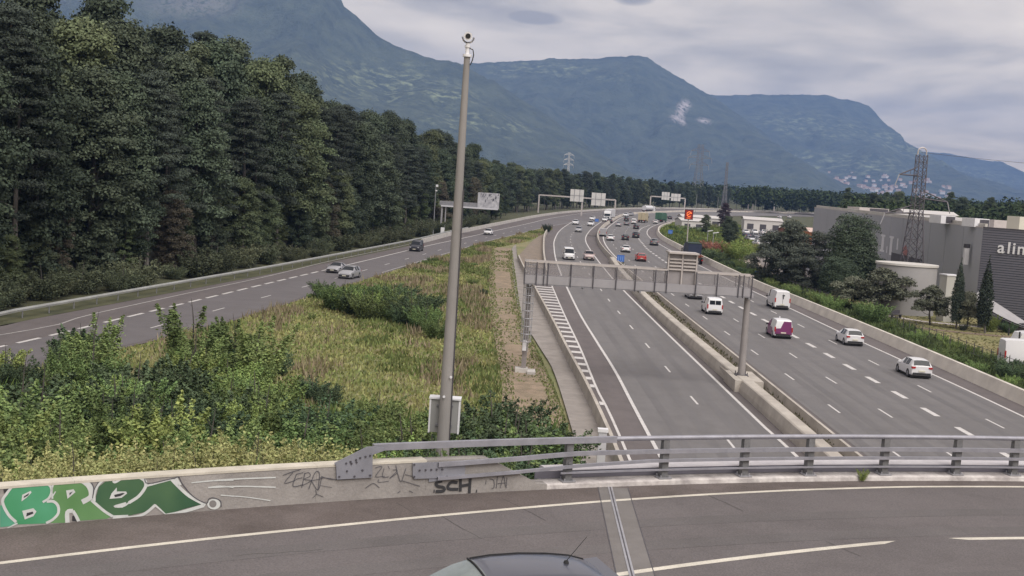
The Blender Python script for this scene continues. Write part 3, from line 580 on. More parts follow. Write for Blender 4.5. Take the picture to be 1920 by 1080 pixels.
# end plates bolted to the parapet
def wall_poly(pts, off, th=.03):
    mb = MB(); F = [bp(a, off, DZ + h) for a, h in pts]; Bk = [bp(a, off + th, DZ + h) for a, h in pts]; mb.face(F); mb.face(list(reversed(Bk)))
    for i in range(len(pts)): j = (i + 1) % len(pts); mb.face([F[i], F[j], Bk[j], Bk[i]])
    return mb
def bolts(lst, off, m=M_dark):
    mb = MB()
    for a, h in lst: mb.tube(bp(a, off, DZ + h), bp(a, off - .025, DZ + h), .022, n=6)
    return mb
GRAF = {'fills': [('g1', [(123.08, 0.454), (123.042, 0.463), (122.962, 0.274), (122.843, 0.093), (122.899, 0.036), (123.071, 0.038)]), ('g2', [(122.916, 0.819), (122.394, 0.805), (122.342, 0.696), (122.358, 0.555), (122.405, 0.456), (122.276, 0.416), (122.224, 0.306), (122.25, 0.165), (122.337, 0.071), (122.395, 0.026), (122.823, 0.059), (122.943, 0.272), (123.033, 0.487), (122.989, 0.673)]), ('g3', [(122.315, 0.81), (121.867, 0.8), (121.782, 0.68), (121.738, 0.544), (121.766, 0.441), (121.703, 0.355), (121.555, 0.206), (121.407, 0.056), (121.488, 0.012), (121.906, 0.02), (122.003, 0.235), (122.102, 0.214), (122.097, 0.003), (122.336, 0.025), (122.25, 0.165), (122.224, 0.306), (122.276, 0.416), (122.336, 0.449), (122.321, 0.655)]), ('g4', [(121.53, 0.775), (121.51, 0.8), (120.99, 0.786), (120.924, 0.707), (120.905, 0.597), (120.497, 0.71), (120.339, 0.518), (120.181, 0.339), (119.965, 0.153), (120.216, 0.094), (120.549, -0.009), (120.739, 0.201), (120.905, 0.083), (121.125, 0.039), (121.386, 0.054), (121.492, 0.146), (121.555, 0.206), (121.672, 0.351), (121.665, 0.483), (121.629, 0.665)])], 'white': [([(122.907, 0.824), (122.989, 0.673), (123.048, 0.527), (122.962, 0.274), (122.843, 0.106)], 0.045), ([(122.824, 0.084), (122.965, -0.001)], 0.03), ([(122.414, 0.813), (122.353, 0.736), (122.34, 0.631), (122.377, 0.518), (122.464, 0.449)], 0.04), ([(122.315, 0.817), (122.336, 0.67), (122.322, 0.499)], 0.03), ([(122.405, 0.456), (122.306, 0.445), (122.235, 0.346), (122.231, 0.202), (122.308, 0.093), (122.405, 0.033)], 0.045), ([(122.281, 0.638), (122.319, 0.551)], 0.02), ([(121.877, 0.814), (121.783, 0.706), (121.739, 0.57), (121.756, 0.466), (121.876, 0.386)], 0.09), ([(121.735, 0.411), (121.65, 0.309), (121.523, 0.163), (121.396, 0.049)], 0.045), ([(121.572, 0.799), (121.66, 0.668), (121.697, 0.513), (121.693, 0.38)], 0.05), ([(121.396, 0.049), (121.156, 0.036)], 0.035), ([(121.916, 0.008), (121.959, 0.119), (122.012, 0.23)], 0.05), ([(122.087, 0.002), (122.092, 0.213), (122.012, 0.23)], 0.07), ([(121.396, 0.028), (121.071, -0.001), (120.883, 0.06), (120.728, 0.214)], 0.05), ([(120.739, 0.215), (120.56, -0.015)], 0.035), ([(120.56, -0.022), (120.301, 0.02), (119.931, 0.122)], 0.06), ([(120.487, 0.716), (120.362, 0.548), (120.181, 0.339), (119.909, 0.133)], 0.055), ([(120.422, 0.731), (120.341, 0.573)], 0.06), ([(120.879, 0.615), (120.487, 0.716)], 0.035), ([(120.99, 0.793), (120.914, 0.719), (120.9, 0.596), (121.0, 0.417), (121.154, 0.298)], 0.055), ([(121.154, 0.298), (121.236, 0.239), (121.381, 0.248), (121.196, 0.302)], 0.03), ([(121.273, 0.805), (121.375, 0.734), (121.417, 0.765)], 0.04), ([(120.157, 0.612), (119.904, 0.625), (119.456, 0.609)], 0.02), ([(119.877, 0.491), (119.677, 0.502), (119.45, 0.455)], 0.02), ([(119.659, 0.319), (119.443, 0.265)], 0.015), ([(120.088, 0.617), (119.494, 0.631), (118.729, 0.609)], 0.025), ([(119.877, 0.489), (119.337, 0.469), (118.721, 0.399)], 0.025), ([(119.663, 0.31), (119.237, 0.235), (118.803, 0.121)], 0.018)], 'wpoly': [[(122.768, 0.624), (122.644, 0.688), (122.634, 0.649), (122.7, 0.565), (122.775, 0.497)], [(122.762, 0.315), (122.598, 0.348), (122.552, 0.278), (122.594, 0.192), (122.719, 0.143)], [(122.123, 0.641), (122.013, 0.657), (121.982, 0.594), (122.099, 0.475)], [(121.43, 0.513), (121.351, 0.625), (121.348, 0.545), (121.202, 0.531), (121.186, 0.489), (121.272, 0.41), (121.458, 0.409)], [(121.392, 0.262), (121.237, 0.3), (121.184, 0.274), (121.245, 0.213), (121.329, 0.215)]], 'kpoly': [[(122.739, 0.595), (122.663, 0.652), (122.681, 0.602), (122.748, 0.558)], [(122.693, 0.268), (122.606, 0.284), (122.595, 0.244), (122.701, 0.198)], [(122.072, 0.59), (122.022, 0.612), (122.07, 0.538)], [(121.388, 0.482), (121.254, 0.509), (121.222, 0.492), (121.294, 0.446), (121.376, 0.434)], [(122.017, 0.033), (122.02, 0.126), (121.99, 0.135), (121.946, 0.012)], [(123.04, 0.806), (122.964, 0.811), (123.028, 0.678)]], 'ring': [[(119.658, 0.124), (119.663, 0.086), (119.681, 0.054), (119.71, 0.032), (119.747, 0.022), (119.785, 0.026), (119.822, 0.043), (119.853, 0.071), (119.874, 0.106), (119.882, 0.145), (119.876, 0.182), (119.858, 0.214), (119.829, 0.236), (119.793, 0.246), (119.754, 0.242), (119.717, 0.226), (119.687, 0.198), (119.666, 0.163)], [(119.725, 0.137), (119.728, 0.111), (119.738, 0.089), (119.754, 0.073), (119.774, 0.066), (119.795, 0.068), (119.815, 0.079), (119.832, 0.098), (119.844, 0.122), (119.848, 0.149), (119.846, 0.174), (119.836, 0.197), (119.82, 0.212), (119.8, 0.219), (119.779, 0.217), (119.759, 0.206), (119.742, 0.188), (119.73, 0.164)]], 'kl': [([(121.771, 0.811), (121.711, 0.66), (121.72, 0.449)], 0.015), ([(121.623, 0.784), (121.69, 0.645), (121.712, 0.514)], 0.012), ([(120.927, 0.801), (120.859, 0.66), (120.498, 0.724), (120.433, 0.732), (120.369, 0.754), (120.31, 0.612), (120.126, 0.334), (119.899, 0.167), (119.858, 0.254), (119.78, 0.267), (119.666, 0.194), (119.644, 0.066)], 0.016), ([(118.604, 0.647), (118.443, 0.71), (118.293, 0.75)], 0.014), ([(118.428, 0.701), (118.57, 0.478), (118.38, 0.522)], 0.014), ([(118.371, 0.647), (118.416, 0.399), (118.237, 0.419)], 0.014), ([(118.381, 0.547), (118.257, 0.572)], 0.012), ([(118.371, 0.655), (118.248, 0.68)], 0.012), ([(118.219, 0.653), (118.262, 0.354)], 0.014), ([(118.233, 0.654), (118.151, 0.673), (118.119, 0.595), (118.228, 0.536), (118.101, 0.493), (118.25, 0.403)], 0.013), ([(118.135, 0.31), (118.038, 0.657), (117.954, 0.634), (117.966, 0.28)], 0.014), ([(118.102, 0.51), (117.966, 0.28), (117.908, 0.563)], 0.012), ([(117.923, 0.581), (117.808, 0.522), (117.665, 0.487), (117.279, 0.477)], 0.01), ([(118.087, 0.492), (117.893, 0.528)], 0.012), ([(118.008, 0.283), (117.991, 0.197), (118.057, 0.118)], 0.01), ([(117.991, 0.197), (117.861, 0.119)], 0.01), ([(116.935, 0.696), (116.805, 0.714), (116.919, 0.505), (116.743, 0.502)], 0.012), ([(116.767, 0.677), (116.787, 0.488), (116.669, 0.48)], 0.012), ([(116.696, 0.725), (116.663, 0.653)], 0.01), ([(116.603, 0.632), (116.513, 0.61), (116.653, 0.444), (116.511, 0.557)], 0.012), ([(116.549, 0.734), (116.493, 0.504), (116.427, 0.36), (116.353, 0.652)], 0.013), ([(116.413, 0.377), (116.063, 0.231)], 0.012), ([(116.36, 0.513), (116.178, 0.449)], 0.012), ([(117.096, 0.258), (116.955, 0.352), (116.834, 0.248)], 0.013), ([(116.857, 0.44), (116.854, 0.371), (116.664, 0.384)], 0.012), ([(116.488, 0.102), (116.431, 0.151)], 0.012), ([(116.267, 0.139), (116.191, 0.099)], 0.012), ([(115.791, 0.101), (115.77, 0.1)], 0.045), ([(115.634, 0.326), (115.749, 0.287), (115.719, 0.209), (115.599, 0.171), (115.595, 0.095), (115.751, 0.09)], 0.045), ([(115.329, 0.268), (115.448, 0.284), (115.51, 0.212), (115.493, 0.134), (115.308, 0.113)], 0.045), ([(115.276, 0.357), (115.265, 0.059)], 0.045), ([(115.082, 0.346), (115.083, -0.024)], 0.045), ([(115.266, 0.181), (115.083, 0.21)], 0.045), ([(114.951, 0.049), (114.93, 0.047)], 0.045), ([(114.759, 0.291), (114.767, 0.198)], 0.012), ([(114.694, 0.318), (114.611, 0.283), (114.589, 0.126), (114.64, 0.083)], 0.012), ([(114.536, 0.372), (114.546, 0.093)], 0.012), ([(114.465, 0.088), (114.414, 0.366), (114.358, 0.113)], 0.012), ([(114.526, 0.201), (114.364, 0.207)], 0.012), ([(114.344, 0.331), (114.343, 0.081)], 0.012), ([(117.938, 0.551), (117.792, 0.526), (117.644, 0.478)], 0.012), ([(117.93, 0.376), (117.71, 0.316)], 0.008)], 'plate1': [(117.705, 0.855), (117.112, 1.177), (116.988, 1.177), (116.787, 1.137), (116.784, 1.08), (117.005, 0.995), (116.991, 0.492), (117.645, 0.495), (117.668, 0.794)], 'plate1bolts': [(117.49, 0.841), (117.413, 0.872), (117.312, 0.904), (117.237, 0.943), (117.14, 0.967), (117.054, 0.986), (117.392, 0.829), (117.3, 0.853), (117.468, 0.67), (117.183, 0.67), (117.604, 0.557), (117.325, 0.544), (117.033, 0.548)], 'plate2': [(116.237, 0.768), (115.579, 0.763), (115.559, 0.397), (116.194, 0.411), (116.222, 0.467)], 'plate2bolts': [(116.101, 0.604), (115.985, 0.604), (115.877, 0.604), (115.771, 0.604), (115.661, 0.601), (116.21, 0.737), (116.196, 0.466), (115.577, 0.727), (115.561, 0.428)]}
# ---- graffiti and plates
GC = {'g1': ((.10, .33, .22), (.07, .24, .15)), 'g2': ((.055, .25, .11), (.10, .34, .20)), 'g3': ((.10, .22, .085), (.16, .30, .14)), 'g4': ((.038, .095, .055), (.075, .145, .075))}
def flat(pts, off, m, nm='graffiti_fill'):
    """painted patch lying on the curved wall face, cut fine enough to follow it"""
    from mathutils.geometry import tessellate_polygon
    v = [Vector((a, h, 0)) for a, h in pts]; tr = tessellate_polygon([v]); b = bmesh.new(); bv = [b.verts.new(x) for x in v]
    for t in tr:
        try: b.faces.new([bv[i] for i in t])
        except ValueError: pass
    me = bpy.data.meshes.new(nm)
    bmesh.ops.subdivide_edges(b, edges=[e for e in b.edges if abs(e.verts[0].co.x - e.verts[1].co.x) > .2], cuts=3, use_grid_fill=True)
    bmesh.ops.triangulate(b, faces=b.faces)
    for q in b.verts: q.co = bp(q.co.x, off, DZ + min(max(q.co.y, .005), HW - .04))
    b.to_mesh(me); b.free(); return link(nm, me, m, pw_)
for k, pts in GRAF['fills']: flat(pts, -.006 if k != 'g4' else -.008, mat('green_spray_' + k, GC[k][0], .7, colr2=GC[k][1], vscale=.8, vdetail=2, spec=.2))
M_ws = mat('white_spray', (.58, .60, .60), .7, var=.15, vscale=4); M_ks = mat('black_spray', (.035, .035, .04), .7)
def stroke(pts, w, off, m, nm='graffiti_line'):
    K = math.pi / 180 * RB; P = [Vector((-a * K, h)) for a, h in pts]
    if len(P) > 2:
        o = [P[0]]; PP = [P[0] * 2 - P[1]] + P + [P[-1] * 2 - P[-2]]
        for i in range(1, len(PP) - 2):
            for k in range(1, 5):
                t = k / 4; a, b, c, d = PP[i - 1:i + 3]; o.append(.5 * ((2 * b) + (c - a) * t + (2 * a - 5 * b + 4 * c - d) * t * t + (3 * b - a - 3 * c + d) * t ** 3))
        P = o
    else:
        n = max(1, int((P[1] - P[0]).length / .3)); P = [P[0].lerp(P[1], i / n) for i in range(n + 1)]
    mb = MB(); Lf, Rt = [], []
    for i, p in enumerate(P):
        t = P[min(i + 1, len(P) - 1)] - P[max(i - 1, 0)]; t = t.normalized() if t.length > 1e-6 else Vector((1, 0)); n = Vector((-t.y, t.x)) * w / 2
        Lf.append(p + n); Rt.append(p - n)
    cv = lambda q: bp(-q.x / K, off, DZ + min(max(q.y, .004), HW - .035))
    for i in range(len(P) - 1): mb.face([cv(Lf[i]), cv(Lf[i + 1]), cv(Rt[i + 1]), cv(Rt[i])])
    return link(nm, mb, m, pw_)
for pts, w in GRAF['white']: stroke(pts, w * 1.15, -.011, M_ws)
for pts in GRAF['wpoly']: flat(pts, -.012, M_ws, 'graffiti_patch')
for pts in GRAF['kpoly']: flat(pts, -.014, M_ks, 'graffiti_patch')
flat(GRAF['ring'][0], -.0125, M_ws, 'graffiti_patch'); flat(GRAF['ring'][1], -.0145, mat('grey_spray', (.20, .19, .19), .8), 'graffiti_patch')
for pts, w in GRAF['kl']:
    if w > .04: w = .062
    stroke(pts, w * 1.1, -.0165, M_ks if w > .03 else mat('thin_black_spray', (.07, .07, .085), .7))
M_plate = mat('end_plate', (.28, .285, .33), .5, .35, var=.2, vscale=2)
link('end_plate', wall_poly(GRAF['plate1'], -.05), M_plate, rl); link('plate_bolts', bolts(GRAF['plate1bolts'], -.05), M_dark, rl)
link('end_plate', wall_poly(GRAF['plate2'], -.05), M_plate, rl); link('plate_bolts', bolts(GRAF['plate2bolts'], -.05), M_dark, rl)
mb = MB(); A = angs(115.6, 114.1, .3); 
link('splice_plate', wall_poly([(115.9, .72), (115.2, .74), (115.2, .36), (115.9, .32)], -.03, .02), M_plate, rl)
# ---------------------------------------------------------------- camera pole
cp = thing('camera_pole', 'tall tapered grey concrete pole carrying a round traffic camera and a steel cabinet', 'camera pole', (-1.75, 36.0, 0), group=None)
M_pole = mat('pole_concrete', (.29, .275, .27), .85, colr2=(.20, .19, .188), vscale=.7, bump=.25, bscale=10, stretch=(1, 1, .25))
mb = MB(); mb.tube((0, 0, 3.5), (0, 0, 17.35), .22, .088, n=20); link('pole', mb, M_pole, cp, smooth=50)
mb = MB(); mb.tube((0, 0, 17.35), (0, 0, 17.42), .13, n=16); mb.tube((0, 0, 17.42), (0, 0, 17.62), .06, n=12); mb.tube((0, 0, 17.62), (0, 0, 17.68), .085, n=12); mb.tube((0, 0, 17.68), (0, 0, 17.74), .06, n=12); link('camera_mount', mb, M_white, cp, smooth=40)
ch = MB()
for i in range(16):
    a = math.pi * (1.0 + i / 16); b_ = math.pi * (1.0 + (i + 1) / 16); ch.tube((math.cos(a) * .165, 0, 17.92 + math.sin(a) * .165), (math.cos(b_) * .165, 0, 17.92 + math.sin(b_) * .165), .028, n=6)
link('camera_yoke', ch, M_galv, cp, smooth=60)
ch = MB(); ch.tube((0, -.16, 17.93), (0, .22, 17.97), .125, .11, n=20); hd = link('camera_housing', ch, M_white, cp, smooth=40)
ch = MB(); ch.tube((0, -.175, 17.93), (0, -.16, 17.932), .075, n=20); link('camera_lens', ch, M_black, hd)
cb = MB(); pts = [Vector((.06, -.02, 17.60)), Vector((.16, -.03, 17.56)), Vector((.19, -.03, 17.42)), Vector((.16, -.05, 17.25)), Vector((.11, -.08, 17.12))]; cb.path(pts, .016, n=6); link('cable', cb, M_black, cp)
cb = MB(); cb.tube((.19, -.1, 6.0), (.145, -.06, 13.5), .018, n=6); link('conduit', cb, M_dark, cp)
for z, x in ((7.95, .12), (7.35, -.05)):
    cb = MB(); cb.tube((x, -.235, z), (x, -.2, z), .04, n=8); link('pole_fitting', cb, M_white, cp)
bx = MB(); bx.box((-.03, .43, 6.68), (.84, .36, 1.02)); cab = link('cabinet', bx, mat('cabinet_grey', (.34, .34, .34), .5, .2, var=.12, vscale=1.5), cp)
for c, d in (((-.03, .42, 7.21), (.96, .44, .05)), ((-.47, .43, 6.68), (.05, .40, 1.06)), ((.41, .43, 6.68), (.05, .40, 1.06))):
    q = MB(); q.box(c, d); link('cabinet_trim', q, M_white, cab)
q = MB(); q.box((-.03, .22, 7.0), (.5, .05, .06)); q.box((-.03, .22, 6.4), (.5, .05, .06)); link('cabinet_bracket', q, M_galvd, cab)
mb = MB(); mb.box((0, 0, 3.5), (1.1, 1.1, .5)); link('pole_foot', mb, M_conc, cp)
# white marker post by the hatching
mk = thing('marker_post', 'short white and grey marker cabinet at the near end of the hatched gore', 'marker post', (4.85, 58.3, 0))
mb = MB(); mb.box((0, 0, 1.0), (.40, .3, 2.0)); link('post_body', mb, mat('marker_grey', (.52, .52, .56), .5, var=.1, vscale=3), mk)
mb = MB(); mb.box((0, -.0, 2.05), (.50, .38, .16)); link('post_cap', mb, M_white, mk)
# ---------------------------------------------------------------- big gantry with walkway
gt = thing('sign_gantry', 'wide grey gantry with mesh-sided walkway and a louvred sign box seen from behind', 'gantry', (1.2, 86, 0))
M_mesh = mat('guard_mesh', (.30, .28, .29), .7, .1, alpha=.24); M_gird = mat('gantry_girder', (.34, .33, .355), .6, .2, var=.12, vscale=1)
M_brown = mat('column_paint', (.26, .235, .235), .65, .1, var=.18, vscale=1.2); M_hand = mat('handrail_pale', (.52, .48, .47), .5, .3, var=.12, vscale=2)
GX = lambda X: X - 1.2                      # local x
GYr = lambda X: (X - .8) / 16.2 * .9        # slight skew of the beam
def gbox(nm, x0, x1, y, z0, z1, dy, m, par=gt):
    mb = MB(); xc = (x0 + x1) / 2; rz = math.atan2(.9, 16.2); mb.box((GX(xc), GYr(xc) + y, (z0 + z1) / 2), ((x1 - x0), dy, z1 - z0), rz=rz); return link(nm, mb, m, par)
gbox('girder', .8, 17.0, 0, 6.5, 6.58, 1.2, M_galvd); 
for y in (-.6, .6): gbox('kick_panel', .85, 16.95, y, 6.58, 7.16, .05, M_gird)
for y in (-.62, .62):
    gbox('handrail', .78, 10.85, y, 8.07, 8.17, .09, M_hand); gbox('handrail', 12.95, 17.02, y, 8.02, 8.12, .09, M_hand)
gbox('handrail', 8.6, 10.85, .1, 8.15, 8.2, 1.4, M_hand) if False else None
px_ = [.82, 1.66, 2.18, 2.45, 4.07, 5.66, 7.28, 8.64, 10.04, 10.87, 12.95, 14.46, 16.0, 16.34, 16.95]
for i, x in enumerate(px_):
    for y in (-.66, .62): gbox('guard_post', x - .035, x + .035, y, 6.46, 8.10, .07, M_dark)
for i, (a, b_) in enumerate(zip(px_, px_[1:])):
    if a == 10.87: continue
    for y in (-.6, .6): gbox('mesh_panel', a + .05, b_ - .05, y, 7.165, 8.06, .02, M_mesh if y < 0 else mat('guard_mesh_far', (.30, .28, .29), .7, .1, alpha=.12))
for q, x in enumerate((1.2, 5, 9, 13, 16.8)): gbox('cross_member', x - .06, x + .06, 0, 6.38, 6.5, 1.3, M_galvd)
sb = gbox('sign_case', 10.95, 12.87, .1, 6.62, 9.30, .9, mat('sign_case_grey', (.30, .28, .29), .6, .1, var=.12, vscale=1.5))
gbox('case_roof', 10.85, 12.98, 0, 9.30, 9.42, 1.5, M_hand, gt)
for x0, x1 in ((10.86, 10.96), (11.86, 11.96), (12.87, 12.97)): gbox('case_upright', x0, x1, -.42, 6.6, 9.3, .12, M_hand)
for k, z in enumerate((8.9, 8.66, 8.42, 8.18)):
    for x0, x1 in ((10.98, 11.84), (11.98, 12.85)): gbox('louvre', x0, x1, -.42, z - .05, z + .06, .16, M_hand)
gbox('case_sill', 10.9, 12.95, -.4, 6.6, 6.68, .2, M_dark); gbox('case_sill', 10.9, 12.95, -.42, 7.1, 7.14, .1, M_dark)
lo = MB(); lo.box((0, .55, 4.3 - .95), (.34, .42, 6.5)); link('column', lo, M_brown, gt)
lo = MB(); lo.box((-.15, .55, .15), (.9, 1.0, .5)); lo.box((.55, .3, .1), (.6, 1.6, .35)); link('column_foot', lo, M_conc2, gt)
# ladder and cage on the left column
ld = MB()
for s in (-.2, .2): ld.box((s, .02, 4.9), (.04, .05, 6.6))
z = 1.9
while z < 8.1: ld.box((0, .02, z), (.4, .03, .03)); z += .3
lad = link('ladder', ld, M_galv, gt)
z = 2.4; r = .38
while z < 8.3:
    h = MB()
    for i in range(8):
        a = math.pi * (1 + i / 8); b_ = math.pi * (1 + (i + 1) / 8); h.tube((math.cos(a) * r, math.sin(a) * r * 1.3, z), (math.cos(b_) * r, math.sin(b_) * r * 1.3, z), .032, n=4)
    link('cage_hoop', h, M_galv, lad); z += .55
h = MB()
for i in range(7): a = math.pi * (1 + (i + .5) / 7); h.box((math.cos(a) * r, math.sin(a) * r * 1.3, 5.3), (.04, .04, 5.9))
link('cage_bars', h, M_galv, lad)
h = MB(); h.box((-.05, -.1, 2.1), (.28, .05, .75)); link('ladder_hatch', h, M_white, lad)
# right column on the median
cl = MB(); x_, y_ = 16.85 - 1.2, .95; cl.tube((x_, y_, .8), (x_, y_, 6.55), .27, .22, n=14); link('column', cl, M_brown if False else mat('column_grey', (.29, .27, .27), .6, .15, var=.12, vscale=1), gt, smooth=45)
cl = MB(); cl.tube((x_, y_, 6.5), (x_, y_, 6.75), .42, n=14); link('column_head', cl, M_gird, gt, smooth=45)
cl = MB(); cl.box((x_, y_, .86), (.9, .9, .06))
for u in (-1, 1):
    for v in (-1, 1): cl.tube((x_ + u * .36, y_ + v * .36, .86), (x_ + u * .36, y_ + v * .36, 1.1), .035, n=6)
link('column_foot', cl, M_dark, gt)
bpy.data.objects['concrete_plinth'].location = (-.75, -6.2, 0)
# ---------------------------------------------------------------- far gantries and signs
def sign_print(mb, x0, x1, z0, z1, y, rnd_, n=14):
    for _ in range(n):
        a = rnd_.uniform(x0, x1); h = rnd_.uniform(z0, z1); s = rnd_.uniform(.12, .5); mb.face([(a, y, h), (min(x1, a + s * .35), y, h), (min(x1, a + s * .6), y, min(z1, h + s * 1.4)), (a + s * .2, y, min(z1, h + s * 1.4))])
cg = thing('cantilever_gantry', 'cantilever sign gantry over the ramp road, its sign back sprayed with graffiti', 'gantry', (-16.7, 277, 0))
for x in (-.3, .55): q = MB(); q.box((x, 0, 3.3), (.38 if x < 0 else .22, .5, 6.6)); link('leg', q, M_galv, cg)
q = MB(); q.box((5.7, 0, 6.85), (13.2, .9, .95)); link('arm', q, M_galvd, cg); q = MB(); q.box((5.9, -.1, 6.22), (12.9, 1.1, .3)); link('arm_walkway', q, mat('pale_walkway', (.55, .55, .60), .6), cg)
q = MB(); q.box((10.1, -.55, 8.05), (4.9, .12, 3.5)); s_ = link('sign_back', q, mat('sprayed_sign_back', (.50, .50, .54), .6, colr2=(.27, .27, .31), vscale=1.3), cg)
q = MB(); sign_print(q, 8.0, 12.4, 7.6, 9.6, -.63, random.Random(3), 26); link('scrawl', q.mesh('scrawl', False), mat('dark_scrawl', (.08, .08, .10), .8), s_)
def portal(name, label, p0, p1, ztop, signs, legs, th=.35):
    a, b = Vector((*p0, 0)), Vector((*p1, 0)); d = b - a; Ln = d.length; rz = math.atan2(d.y, d.x); t = thing(name, label, 'gantry', a, rz)
    for x in legs: q = MB(); q.box((x, 0, ztop / 2), (th * 1.3, th, ztop)); link('leg', q, M_hand, t)
    q = MB(); q.box((Ln / 2, 0, ztop), (Ln, th, th * 1.3)); link('beam', q, M_hand, t)
    for x0, x1, z0, z1 in signs:
        q = MB(); q.box(((x0 + x1) / 2, -.35, (z0 + z1) / 2), (x1 - x0, .12, z1 - z0)); s = link('sign_back', q, mat('sign_back_pale', (.62, .61, .60), .6, var=.15, vscale=.5), t)
        for xx in (x0 + .3 * (x1 - x0), x0 + .7 * (x1 - x0)): q = MB(); q.box((xx, -.45, (z0 + z1) / 2), (.18, .1, z1 - z0)); link('stiffener', q, M_galvd, s)
        q = MB(); q.box(((x0 + x1) / 2, -.45, (z0 + z1) / 2), (x1 - x0, .1, .12)); link('stiffener', q, M_galvd, s)
    return t
portal('portal_gantry', 'pale portal gantry with two sign backs spanning ramp and motorway beyond the merge', (8.4, 488), (38.6, 484), 7.15, [(12.4, 17.7, 5.5, 10.3), (20.9, 26.4, 4.5, 9.5)], (0, 17.3, 30.4), .42)
portal('portal_gantry', 'smaller pale portal gantry with two close sign backs beside the white tanker lorry', (80.5, 745), (101.5, 745), 7.2, [(6.6, 11.3, 5.6, 10.3), (12.3, 18.0, 5.3, 9.7)], (0, 21), .55)
portal('portal_gantry', 'farthest pale gantry standing right of the other two, above the car park', (169, 899), (190, 905), 7.4, [], (0, 3.5, 21), .6)
# small mast with camera beside the cantilever gantry
t = thing('lamp_mast', 'slim grey mast with two small white heads left of the cantilever gantry', 'mast', (-18.35, 272, 0)); q = MB(); q.tube((0, 0, 0), (0, 0, 10.6), .14, .08); link('pole', q, M_galvd, t)
q = MB(); q.box((.25, 0, 10.7), (.5, .4, .5)); link('camera', q, M_white, t); q = MB(); q.box((.15, 0, 9.6), (.4, .3, .25)); link('camera', q, M_white, t)
for x, z, h in ((-20.0, 1.0, 1.9), (-16.2, .8, 1.6)): tag(link('roadside_cabinet', MB().box((0, 0, h / 2), (.8, .7, h)), M_white, loc=(x, 270.5, 0)), 'pale box standing %s the slim mast beside the ramp' % ('left of' if x < -18 else 'right of'), 'cabinet')
# red led sign on pole
t = thing('led_sign', 'black roadside sign with red and orange light figures on a tall thin pole', 'light sign', (40.9, 291, 0)); q = MB(); q.tube((0, 0, 0), (-.1, 0, 6.5), .16, .13); link('pole', q, M_hand, t)
q = MB(); q.box((-.1, 0, 7.6), (2.0, .35, 2.4)); link('sign_case', q, M_black, t)
q = MB(); q.box((-.1, -.19, 7.6), (1.8, .03, 2.2)); s = link('screen', q, mat('screen_red', (.10, .01, .01), .5, emis=(1, .05, .02), estr=.06), t)
q = MB()
for a0, a1, rr in ((.2, 3.0, .55), (3.3, 5.6, .55)):
    n = 10
    for i in range(n): u = a0 + (a1 - a0) * i / n; v = a0 + (a1 - a0) * (i + 1) / n; q.tube((-.05 + math.cos(u) * rr, -.23, 7.7 + math.sin(u) * rr), (-.05 + math.cos(v) * rr, -.23, 7.7 + math.sin(v) * rr), .11, n=5)
q.tube((-.5, -.23, 7.5), (.4, -.23, 8.0), .1, n=5); q.tube((-.6, -.23, 6.75), (.3, -.23, 6.8), .08, n=5)
link('light_figure', q, mat('led_orange', (.5, .1, .03), .5, emis=(1, .22, .06), estr=.45), s)
def bluesign(x, y, z, w, h, lab):
    t = thing('blue_sign', lab, 'road sign', (x, y, 0)); q = MB(); q.tube((0, 0, 0), (0, 0, z), .05); link('post', q, M_galvd, t); q = MB(); q.box((0, -.07, z + h / 2 - .2), (w, .05, h)); p = link('sign_plate', q, mat('sign_blue', (.045, .13, .42), .5), t)
    q = MB(); 
    for k in range(3): q.box((-w * .28 + k * w * .28, -.1, z + h / 2 - .2), (w * .1, .02, h * .62))
    link('sign_print', q, mat('sign_print_pale', (.16, .28, .60), .5), p)
bluesign(18.15, 208, .85, 1.25, 1.15, 'blue and white number plate on the median wall by the big gantry'); bluesign(43.8, 347, .6, 1.3, 1.3, 'faded blue sign on the grassy bank behind the curved wall'); bluesign(39.1, 195, .5, .95, 1.15, 'blue sign behind the retaining wall right of the gantry'); bluesign(27.8, 424.5, .3, 1.3, 1.0, 'small blue sign on the median wall where the motorway bends')
def pole(x, y, h, lab, r=.12, lamp=None):
    t = thing('street_lamp' if lamp else 'pole', lab, 'street lamp' if lamp else 'pole', (x, y, 0)); q = MB(); q.tube((0, 0, 0), (0, 0, h), r, r * .6); link('pole', q, M_galv, t)
    if lamp: q = MB(); q.box((lamp * .5, 0, h + .05), (1.3, .35, .16), ry=-.18); link('lamp_head', q, M_white, t)
pole(46.3, 295, 3.9, 'left of two short street lamps beside the orange bush', .12, 1); pole(44.6, 276, 4.2, 'right of two short street lamps beside the orange bush', .12, 1)
pole(70, 745, 10, 'thin pole at the forest edge beside the far portal gantry'); pole(94.6, 650, 10.8, 'thin leaning pole left of the pylon behind the light sign'); pole(106, 650, 10, 'thin pole behind the car park right of the light sign'); pole(126, 650, 10, 'tall thin pole above the purple tree')
